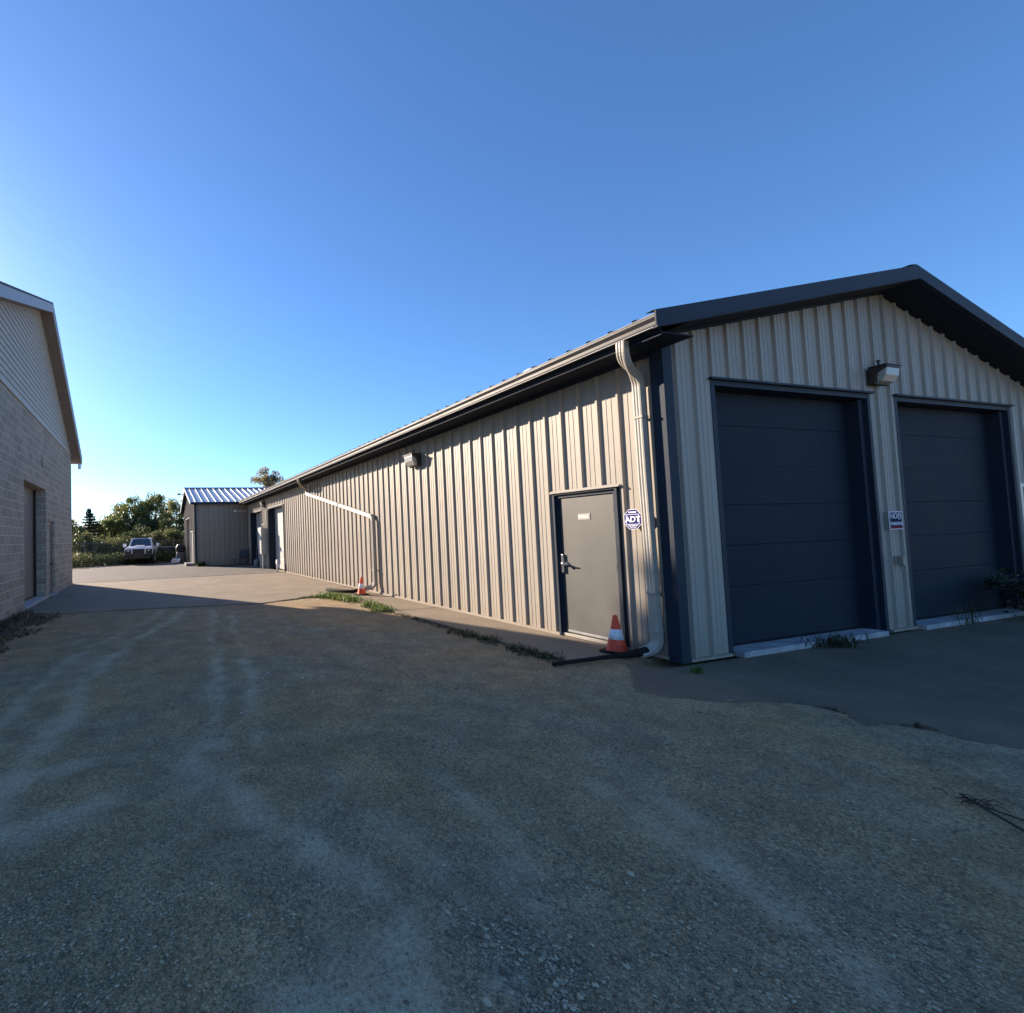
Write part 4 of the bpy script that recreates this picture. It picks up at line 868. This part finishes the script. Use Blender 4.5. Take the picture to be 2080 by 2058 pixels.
for s_ in (-1, 1):
    MB().prism([(s_*.835, 2.0, 1.22), (s_*.84, 3.2, 1.22), (s_*.70, 3.1, 1.64), (s_*.69, 2.15, 1.62)], (s_*.012, 0, .004)).build('side_window', M['glass'], tk)
    mi = MB().box(s_*1.13-.11, s_*1.13+.11, 1.62, 1.70, 1.16, 1.38).build('mirror', M['truck'], tk, bevel=.03)
    MB().box(min(s_*.86, s_*1.03), max(s_*.86, s_*1.03), 1.64, 1.68, 1.20, 1.25).build('mirror_arm', M['black'], mi)
    MB().box(s_*.70-.17, s_*.70+.17, -.135, -.08, .84, 1.02).build('headlight', M['glass'], tk, bevel=.015)
    MB().lathe([(.001, 0), (.065, 0), (.07, .02)], (s_*.66, -.155, .93), 14, 'y').build('lamp_reflector', M['lens'], tk)
    MB().box(s_*.43-.03, s_*.43+.03, -.17, -.10, .72, 1.06).build('grille_post', M['truck'], tk, bevel=.008)
    for yy in (.75, 4.2):
        wl = MB().lathe([(.001, -.12), (.22, -.13), (.26, -.145), (.40, -.14), (.43, -.10), (.43, .10), (.40, .14), (.26, .145), (.22, .10), (.001, .09)], (s_*.86, yy, .43), 28, 'x').build('tyre', M['tyre'], tk, smooth=True)
        MB().lathe([(.001, s_*.12), (.06, s_*.15), (.10, s_*.115), (.20, s_*.125), (.225, s_*.15)], (s_*.86, yy, .43), 20, 'x').build('rim', M['galv_trim'], wl, smooth=True)
        MB().lathe([(.46, -.02), (.54, -.02), (.54, .12), (.46, .12)], (s_*.92-(.05 if s_ > 0 else .05), yy, .45), 26, 'x').build('fender_flare', M['black'], tk)
MB().box(-.90, .90, -.112, -.06, .705, 1.0).build('front_panel', M['black'], tk)
MB().box(-.39, .39, -.145, -.113, .76, 1.02).build('grille', M['black'], tk)
MB().prism([(-.45, -.16, 1.03), (.45, -.16, 1.03), (.42, -.10, 1.09), (-.42, -.10, 1.09)], (0, .05, 0)).build('grille_header', M['truck'], tk)
bp_ = MB().box(-.92, .92, -.30, -.14, .56, .70).build('bumper', M['black'], tk, bevel=.03)
MB().box(-.80, .80, -.22, -.08, .40, .595).build('lower_valance', M['black'], tk)
MB().box(-.30, .30, -.312, -.301, .50, .60).build('bumper_insert', M['bronze'], bp_)
MB().prism([(-.34, .35, 1.17), (.34, .35, 1.17), (.30, 1.10, 1.235), (-.30, 1.10, 1.235)], (0, 0, .035)).build('hood_scoop', M['truck'], tk, bevel=.01)
MB().box(-.45, .45, 2.0, 2.03, 1.73, 1.80).build('roof_light_bar', M['black'], tk)
MB().box(-.6, .6, .4, 5.0, .42, .58).build('chassis', M['black'], tk)

# ================================================================== FENCE
M['fence'] = mat('fence_wire', (.13, .14, .13), rough=.6)
fn = thing('chain_link_fence', 'grey chain link fence with thin posts in front of the brush', 'fence', (0, 0, 0))
fx = [(-3.3, 36.0), (-4.1, 35.7), (-7.2, 35.0), (-10.4, 34.2), (-13.6, 33.4), (-16.8, 32.6)]
for i, (x, y) in enumerate(fx): MB().tube([(x, y, -.1), (x, y, 1.72+.08*(i == 1))], .032, 8).lathe([(.035, 0), (.02, .03), (.001, .035)], (x, y, 1.72+.08*(i == 1)), 8).build('fence_post', M['fence'], fn)
MB().tube([(x, y, 1.60) for x, y in fx], .021, 6).build('top_rail', M['fence'], fn)
mb = MB()
for (xa, ya), (xb, yb) in zip(fx[:-1], fx[1:]):
    L = math.hypot(xb-xa, yb-ya); k = int(L/.11)
    for i in range(-14, k):
        for d in (0, 1):
            a0 = i*.11; a1 = a0+1.54; lo, hi = (0, 1.56)
            u0, u1 = max(a0, 0), min(a1, L)
            if u1 <= u0: continue
            z0_, z1_ = (u0-a0)/1.54*1.56, (u1-a0)/1.54*1.56
            if d: z0_, z1_ = 1.56-z0_, 1.56-z1_
            pa = Vector((xa+(xb-xa)*u0/L, ya+(yb-ya)*u0/L, z0_+.03)); pb = Vector((xa+(xb-xa)*u1/L, ya+(yb-ya)*u1/L, z1_+.03))
            mb.sweep([pa, pb], [(-.0022, -.0022), (.0022, -.0022), (0, .0028)], cap=False)
mb.build('mesh_fabric', M['fence'], fn)

# ================================================================== TREES
def fast_mesh(name, V, F, m, parent=None, k=4):
    me = bpy.data.meshes.new(name); me.vertices.add(len(V)); me.vertices.foreach_set('co', np.asarray(V, np.float32).ravel())
    me.loops.add(F.size); me.loops.foreach_set('vertex_index', F.ravel().astype(np.int32))
    me.polygons.add(len(F)); me.polygons.foreach_set('loop_start', np.arange(0, F.size, k, dtype=np.int32)); me.update(calc_edges=True)
    me.materials.append(m); o = bpy.data.objects.new(name, me); COL.objects.link(o)
    if parent: o.parent = parent
    return o
def leaf_quads(C, size, rng, flat=.0, elong=1.5):
    n = len(C); a = rng.normal(size=(n, 3)); a /= np.linalg.norm(a, axis=1)[:, None]
    b = rng.normal(size=(n, 3)); b -= (a*b).sum(1)[:, None]*a; b /= np.linalg.norm(b, axis=1)[:, None]
    s = size*rng.uniform(.5, 1.3, (n, 1)); A = a*s*elong; B = b*s*.62
    V = np.stack([C-A, C+B*.9-A*.1, C+A, C-B*.9-A*.1], 1).reshape(-1, 3); F = np.arange(4*n).reshape(-1, 4)
    return V, F
def broad_tree(name, label, x, y, h, rad, trunk_h, seed, lm, n_clump=34, per=170, leaf=.085, clump=.75, cat='tree', group=None, squash=.8, cr=.9):
    rng = np.random.default_rng(seed); t = thing(name, label, cat, (x, y, -.05), 0, group)
    mb = MB(); top = Vector((rng.normal()*.2, rng.normal()*.2, h*.72)); tr = .035*h*.55+.05
    mid = Vector((rng.normal()*.15, rng.normal()*.15, trunk_h))
    mb.tube([(0, 0, 0), tuple(mid*.5), tuple(mid), tuple((mid+top)/2), tuple(top)], tr, 8, rs=[tr*1.25, tr, tr*.8, tr*.5, tr*.15])
    cents = []; cz = trunk_h+(h-trunk_h)*.5; hz = (h-trunk_h)*.5
    for i in range(n_clump):
        d = rng.normal(size=3); d /= np.linalg.norm(d); q = rng.uniform(.35, 1.0)**.5
        c = np.array([d[0]*rad*q*cr, d[1]*rad*q*cr, cz+d[2]*hz*q*.92]); cents.append(c)
        st_ = Vector((0, 0, trunk_h+(c[2]-trunk_h)*rng.uniform(.1, .5)))
        if i % 2 == 0:
            e = Vector(c); md_ = (st_+e)/2+Vector((0, 0, .12*rad)); mb.tube([tuple(st_), tuple(md_), tuple(e)], tr*.3, 5, rs=[tr*.35, tr*.2, tr*.05])
    mb.build('trunk', M['wood'], t)
    P = []
    for c in cents:
        k = int(per*rng.uniform(.45, 1.5)); r = clump*rng.uniform(.55, 1.25)
        d = rng.normal(size=(k, 3)); d /= np.linalg.norm(d, axis=1)[:, None]
        q = rng.uniform(0, 1, (k, 1))**.45; p_ = c+d*q*r*np.array([1, 1, squash])
        P.append(p_[p_[:, 2] > .05])
    P = np.concatenate(P); V, F = leaf_quads(P, leaf, rng); fast_mesh('crown', V, F, M[lm], t); return t
def conifer(label, x, y, h, r, seed):
    rng = np.random.default_rng(seed); t = thing('conifer', label, 'tree', (x, y, -.05))
    MB().tube([(0, 0, 0), (0, 0, h*.5), (.05, 0, h)], .1, 8, rs=[.14, .09, .01]).build('trunk', M['wood'], t)
    P = []; z = .3; br_ = MB()
    while z < h*.985:
        rr = r*(1-z/h)**.8+.05; nb = 9 if rr > .5 else 6
        for i in range(nb):
            a = rng.uniform(0, 6.283); L = rr*rng.uniform(.55, 1.15); k = int(110*L+12); u = rng.uniform(.12, 1, k)
            px, py = math.cos(a)*L*u, math.sin(a)*L*u; pz = z+L*(.10*u-.25*u*u+.18*u**3)
            sp_ = .10*(1.1-u)*L+.03
            P.append(np.stack([px+rng.normal(size=k)*sp_, py+rng.normal(size=k)*sp_, pz+rng.normal(size=k)*.035-rng.uniform(0, .07, k)], 1))
        z += .17+.11*rr
    V, F = leaf_quads(np.concatenate(P), .055, rng, elong=1.9); fast_mesh('crown', V, F, M['needle'], t)
conifer('narrow pointed evergreen beside the block warehouse corner', -11.25, 45.0, 5.0, 2.1, 3)
TG = 'broadleaf trees behind the fence'
broad_tree('broadleaf_tree', 'dark low tree between the pointed evergreen and the big green trees', -9.3, 47, 4.6, 2.3, .4, 11, 'leaf', 34, 260, .085, .75, group=TG)
broad_tree('broadleaf_tree', 'large round green tree rising left above the pickup', -7.6, 49, 6.5, 2.3, .7, 12, 'leaf', 54, 260, .085, .72, group=TG)
broad_tree('broadleaf_tree', 'tallest full green tree right behind the pickup cab', -5.6, 50, 6.8, 2.2, .7, 13, 'leaf', 54, 260, .085, .7, group=TG)
broad_tree('broadleaf_tree', 'dark shaded tree low between the two large green trees', -6.4, 46.5, 4.3, 2.0, .4, 14, 'leaf_d', 36, 200, .085, .7, group=TG)
broad_tree('broadleaf_tree', 'loose pale leaved tree next to the shed wing gable', -3.1, 46, 6.2, 2.0, .6, 15, 'leaf_y', 38, 190, .085, .65, group=TG)
broad_tree('broadleaf_tree', 'dark tree filling the gap low beside the shed wing', -3.6, 42, 3.9, 1.7, .3, 16, 'leaf_d', 34, 190, .08, .6, group=TG)
broad_tree('broadleaf_tree', 'gold tinged tree rising alone above the pale shed roof', 6.9, 50, 9.9, 2.3, 3.0, 17, 'leaf_gold', 44, 170, .10, .62)
broad_tree('broadleaf_tree', 'low treetop just peeping over the ridge of the pale shed roof', 3.6, 52, 8.0, 1.6, 3.0, 18, 'leaf', 16, 60, .09, .5)
broad_tree('broadleaf_tree', 'dark far tree half hidden behind the block warehouse corner', -13.0, 44, 3.9, 2.3, .4, 19, 'leaf_d', 30, 180, .085, .7, group=TG)
broad_tree('broadleaf_tree', 'unseen tall tree added behind the block warehouse to shade the apron', -14.62, 24.25, 12.8, .5, 7.5, 77, 'leaf_d', 60, 260, .13, .48)  # added out of view, only to cast shade on the apron
BG = 'scrub bushes along the fence'
for i, (x, y, h, r, lm, lab) in enumerate((
        (-12.0, 37.5, 2.6, 1.9, 'leaf_d', 'dark bush tight against the block warehouse corner line'),
        (-10.0, 37.0, 2.4, 1.7, 'brush', 'olive bush left of the pickup, second from the warehouse'),
        (-8.4, 36.9, 2.1, 1.5, 'brush', 'olive bush just left of the pickup fender'),
        (-6.8, 38.0, 2.8, 1.8, 'leaf_d', 'dark bush directly behind the pickup cab'),
        (-5.0, 38.2, 2.8, 1.6, 'brush', 'olive bush behind the wheeled bins'),
        (-3.8, 38.6, 2.6, 1.2, 'leaf_d', 'dark bush behind the trash barrel at the shed corner'))):
    broad_tree('bush', lab, x, y, h, r, .15, 40+i, lm, 34, 260, .055, .6, 'bush', BG)
# rough grass below the fence and a far wooded strip
rng = np.random.default_rng(5); n = 26000
P = np.stack([rng.uniform(-18, -3.3, n), 34.0+rng.normal(size=n)*1.6, rng.uniform(0, .45, n)**1.2], 1)
P[:, 1] += (P[:, 0]+10)*.30-.6; P[:, 2] *= 2.4*np.clip(.35+1.2*fbm(P[:, 0]*.8, P[:, 1]*.8, 3, 2), .2, 1.5)
keep = P[:, 1] > 30.9+(P[:, 0]+10.6)*.37+.4
V, F = leaf_quads(P[keep], .05, rng, elong=2.2); tag(fast_mesh('rough_grass', V, F, M['brush']), 'tangled rough grass and weeds along the fence line', 'grass', kind='stuff')
n = 46000; P = np.stack([rng.uniform(-90, 60, n), rng.uniform(88, 100, n), rng.uniform(0, 1, n)], 1)
P[:, 2] = P[:, 2]**.7*(3.2+2.6*fbm(P[:, 0]*.12, P[:, 1]*.05, 4, 8)); V, F = leaf_quads(P, .42, rng); tag(fast_mesh('far_wood', V, F, M['leaf_d']), 'distant dark line of woodland on the horizon', 'wood', kind='stuff')

# ================================================================== WEEDS
def weed(label, pts, n, h, m, seed, name='weed_clump', cat='weeds', group=None, spread=.10, wide=.006, leafy=0):
    rng = random.Random(seed); mb = MB(); cx0, cy0 = pts[0]
    for i in range(n):
        a = rng.choice(pts) if len(pts) > 1 else pts[0]
        x = a[0]-cx0+rng.gauss(0, spread); y = a[1]-cy0+rng.gauss(0, spread*.7); hh = h*rng.uniform(.35, 1.15); an = rng.uniform(0, 6.283); ln = hh*rng.uniform(.2, 1.0)
        dx, dy = math.cos(an), math.sin(an); w_ = wide*rng.uniform(.7, 1.4); z0 = -.02
        p0 = Vector((x, y, z0)); p1 = Vector((x+dx*ln*.4, y+dy*ln*.4, z0+hh*.65)); p2 = Vector((x+dx*ln, y+dy*ln, z0+hh*rng.uniform(.6, 1.0)))
        s_ = Vector((-dy, dx, 0))*w_
        mb.add([p0-s_, p0+s_, p1+s_*.8, p1-s_*.8, p2], [(0, 1, 2, 3), (3, 2, 4)])
        if leafy and rng.random() < leafy:
            for k in range(3):
                c = p0.lerp(p2, rng.uniform(.3, 1)); d1 = Vector((rng.gauss(0, 1), rng.gauss(0, 1), rng.gauss(0, .5))).normalized()*wide*rng.uniform(2, 4); d2 = d1.cross(Vector((0, 0, 1))).normalized()*wide*1.3
                mb.add([c, c+d1*.5+d2, c+d1, c+d1*.5-d2], [(0, 1, 2, 3)])
    o = mb.build(name, m, loc=(cx0, cy0, 0)); tag(o, label, cat, group); return o
def line_pts(a, b, n, j=.04, seed=0):
    rng = random.Random(seed); return [(a[0]+(b[0]-a[0])*t+rng.gauss(0, j), a[1]+(b[1]-a[1])*t+rng.gauss(0, j)) for t in [i/(n-1) for i in range(n)]]
weed('bright green weeds in a long patch left of the small far cone', line_pts((-1.40, 8.15), (-1.14, 6.9), 24, .08, 1), 1700, .15, M['grass'], 1, leafy=.5, spread=.12)
weed('green weeds in the second sunlit patch nearer along the walk edge', line_pts((-1.14, 6.2), (-1.10, 5.1), 18, .06, 2), 900, .14, M['grass'], 2, leafy=.5, spread=.08)
weed('dark low weeds at the left end of the sunlit green patch', line_pts((-1.95, 8.1), (-1.5, 8.2), 10, .05, 3), 260, .06, M['grass_dk'], 3, leafy=.4)
weed('thin dry weeds along the middle of the shaded walk edge', line_pts((-1.12, 4.7), (-1.10, 2.9), 26, .03, 4), 420, .05, M['grass_dry'], 4, spread=.05)
weed('dark matted weeds on the walk edge before the grey door', line_pts((-1.16, 2.7), (-1.12, 1.75), 18, .04, 5), 520, .085, M['grass_dk'], 5, leafy=.3, spread=.07, wide=.005)
weed('dark weeds near the end of the black drain hose', line_pts((-1.14, 1.45), (-1.15, .75), 14, .04, 6), 380, .10, M['grass_dk'], 6, leafy=.3, spread=.06, wide=.005)
weed('small olive tuft growing at the base of the corner trim', [(-.17, -.28)], 90, .09, M['grass'], 7, spread=.035, wide=.004)
weed('leafy dark weed growing at the sill of the first overhead door', line_pts((2.2, -.17), (2.85, -.16), 8, .05, 8), 170, .15, M['grass_dk'], 8, leafy=.8, spread=.08, wide=.006)
weed('spindly dark weed at the sill of the right overhead door', line_pts((5.6, -.10), (5.9, -.10), 4, .03, 9), 34, .55, M['grass_dk'], 9, leafy=1, spread=.05, wide=.003)
weed('dark weeds by the foot of the shed wing corner trim', [(-2.95, 25.55)], 160, .38, M['grass_dk'], 10, leafy=.8, spread=.13, wide=.012)
weed('pale fluffy weed tuft on the shaded walk edge', [(-1.16, 2.78)], 60, .12, M['grass_dry'], 12, spread=.03, wide=.003)
shrub = broad_tree('bush', 'very dark bush in front of the right overhead door', 7.15, -.30, .75, .55, .1, 60, 'needle', 20, 90, .026, .2, 'bush')
n = 3200; rng = np.random.default_rng(15)
P = np.stack([rng.uniform(-9.3, -7.7, n), rng.uniform(4.2, 8.3, n), rng.uniform(-.02, .045, n)], 1)
ok = (P[:, 0] < -7.95+.45*(fbm(P[:, 0]*2, P[:, 1]*2, 3, 4)-.45)*3-.0*P[:, 1]) & (P[:, 0] > -8.8)
V, F = leaf_quads(P[ok], .028, rng, elong=1.7); tag(fast_mesh('leaf_litter', V, F, M['grass_dry']), 'brown dead leaves and low weeds along the foot of the block warehouse', 'leaf litter', kind='stuff')
weed('dark weeds against the warehouse wall left of its loading sill', line_pts((-8.72, 4.6), (-8.70, 8.9), 30, .05, 13), 700, .14, M['grass_dk'], 13, leafy=.4, spread=.08, wide=.006)

# fallen twig on the right
tw = MB(); rr = random.Random(3)
tw.tube([(-1.36, -2.50, .0), (-1.47, -2.60, .012), (-1.56, -2.72, .008), (-1.66, -2.86, .0)], .006, 6); tw.tube([(-1.47, -2.60, .012), (-1.50, -2.74, .018), (-1.49, -2.86, .004)], .004, 6)
for i in range(16):
    a = rr.uniform(0, 6.28); c = (-1.43+rr.gauss(0, .03), -2.57+rr.gauss(0, .03)); L = rr.uniform(.03, .09)
    tw.tube([(c[0], c[1], .0), (c[0]+L*.5*math.cos(a), c[1]+L*.5*math.sin(a), .02), (c[0]+L*math.cos(a), c[1]+L*math.sin(a), .004)], .0025, 5)
tag(tw.build('fallen_twig', M['twig'], loc=(0, 0, -.02)), 'dark forked dead twig lying on the gravel at lower right', 'twig')
# pale scraps on the gravel
for i, (x, y) in enumerate(((-4.57, 1.55), (-4.62, 1.42), (-4.52, 1.60), (-4.39, 1.03), (-4.45, 1.06), (-4.86, 1.03), (-5.05, .42), (-4.24, .75), (-4.20, 1.25))):
    s_ = .009+.005*(i % 3); z_ = float(ground_z(np.array([x]), np.array([y]))[0])
    o = MB().prism([(-s_, -s_*.4, 0), (s_*.7, -s_*.6, .003), (s_, s_*.5, 0), (-s_*.5, s_*.6, .004)], (0, 0, .003)).build('litter_scrap', M['white'], loc=(x, y, z_+.004)); o.rotation_euler[2] = i
    tag(o, 'tiny pale litter scrap on the gravel drive left of centre', 'litter', 'pale litter scraps on the gravel')

# ================================================================== LOOSE STONES
def stones(name, label, XY, size, m, seed):
    rng = np.random.default_rng(seed); n = len(XY)
    base = np.array([(1, 0, 0), (0, 1, 0), (-1, 0, 0), (0, -1, 0), (0, 0, .75), (0, 0, -.6), (.62, .62, .35), (-.62, .6, .3), (-.6, -.62, .35), (.6, -.62, .3)])
    faces = np.array([(4, 0, 6), (4, 6, 1), (4, 1, 7), (4, 7, 2), (4, 2, 8), (4, 8, 3), (4, 3, 9), (4, 9, 0), (5, 6, 0), (5, 1, 6), (5, 7, 1), (5, 2, 7), (5, 8, 2), (5, 3, 8), (5, 9, 3), (5, 0, 9)])
    an = rng.uniform(0, 6.283, n); s = size*np.exp(rng.normal(size=n)*.38); asp = rng.uniform(.6, 1.1, n)
    V = base[None]*(1+rng.uniform(-.38, .38, (n, 10, 3)))*s[:, None, None]*np.stack([np.ones(n), asp, rng.uniform(.4, .75, n)], 1)[:, None]
    x = V[..., 0]*np.cos(an)[:, None]-V[..., 1]*np.sin(an)[:, None]; y = V[..., 0]*np.sin(an)[:, None]+V[..., 1]*np.cos(an)[:, None]
    z = ground_z(XY[:, 0], XY[:, 1]); V = np.stack([x+XY[:, :1], y+XY[:, 1:2], V[..., 2]+z[:, None]+s[:, None]*.12], -1).reshape(-1, 3)
    F = (faces[None]+(np.arange(n)*10)[:, None, None]).reshape(-1, 3)
    o = fast_mesh(name, V, F, m, k=3); tag(o, label, 'gravel', kind='stuff'); return o
def stone_mat():
    m = bpy.data.materials.new('stones'); m.use_nodes = True; n = m.node_tree.nodes; l = m.node_tree.links; b = n['Principled BSDF']; b.inputs['Roughness'].default_value = .9
    g = n.new('ShaderNodeNewGeometry'); rp = n.new('ShaderNodeValToRGB'); l.new(g.outputs['Random Per Island'], rp.inputs[0])
    rp.color_ramp.elements[0].color = (.14, .112, .072, 1); rp.color_ramp.elements[1].color = (.50, .42, .29, 1)
    e = rp.color_ramp.elements.new(.55); e.color = (.30, .25, .17, 1); l.new(rp.outputs[0], b.inputs['Base Color']); return m
M['stone'] = stone_mat()
rng = np.random.default_rng(21)
n = 150000; r_ = 1.2+rng.uniform(0, 1, n)**1.5*7.5; th = rng.uniform(R(20), R(150), n)
XY = np.stack([CAM.x+r_*np.cos(th), CAM.y+r_*np.sin(th)], 1)
d = fbm(XY[:, 0]*1.3, XY[:, 1]*1.1, 4, 55); du = dust_val(XY[:, 0], XY[:, 1])
side = XY[:, 0]+XY[:, 1]*-.0
keep = (rng.uniform(0, 1, n) < np.clip((d-.30)*2.6-du*.9+.15, .05, 1)) & ((XY[:, 0] < -1.15) | ((XY[:, 1] < -.7) & (XY[:, 0] < 2.5))) & (XY[:, 1] < 7.4) & (XY[:, 0] > -8.7)
stones('gravel', 'loose fine gravel spread over the whole yard', XY[keep], .0050, M['stone'], 1)
n = 5200; ang = rng.uniform(0, 6.283, n); q = np.abs(rng.normal(1, .35, n))
XY = np.stack([POT[0]+.06+.17*q*np.cos(ang)+rng.normal(size=n)*.05, POT[1]+.15*q*np.sin(ang)+rng.normal(size=n)*.04], 1)
keep = (XY[:, 0] > POT[0]-.02) | (rng.uniform(0, 1, n) < .25)
XY = XY[keep][:900]
stones('gravel', 'coarser broken stones ringing the shallow pothole at lower centre', XY, .0068, M['stone'], 2)
scn.render.engine = 'CYCLES'
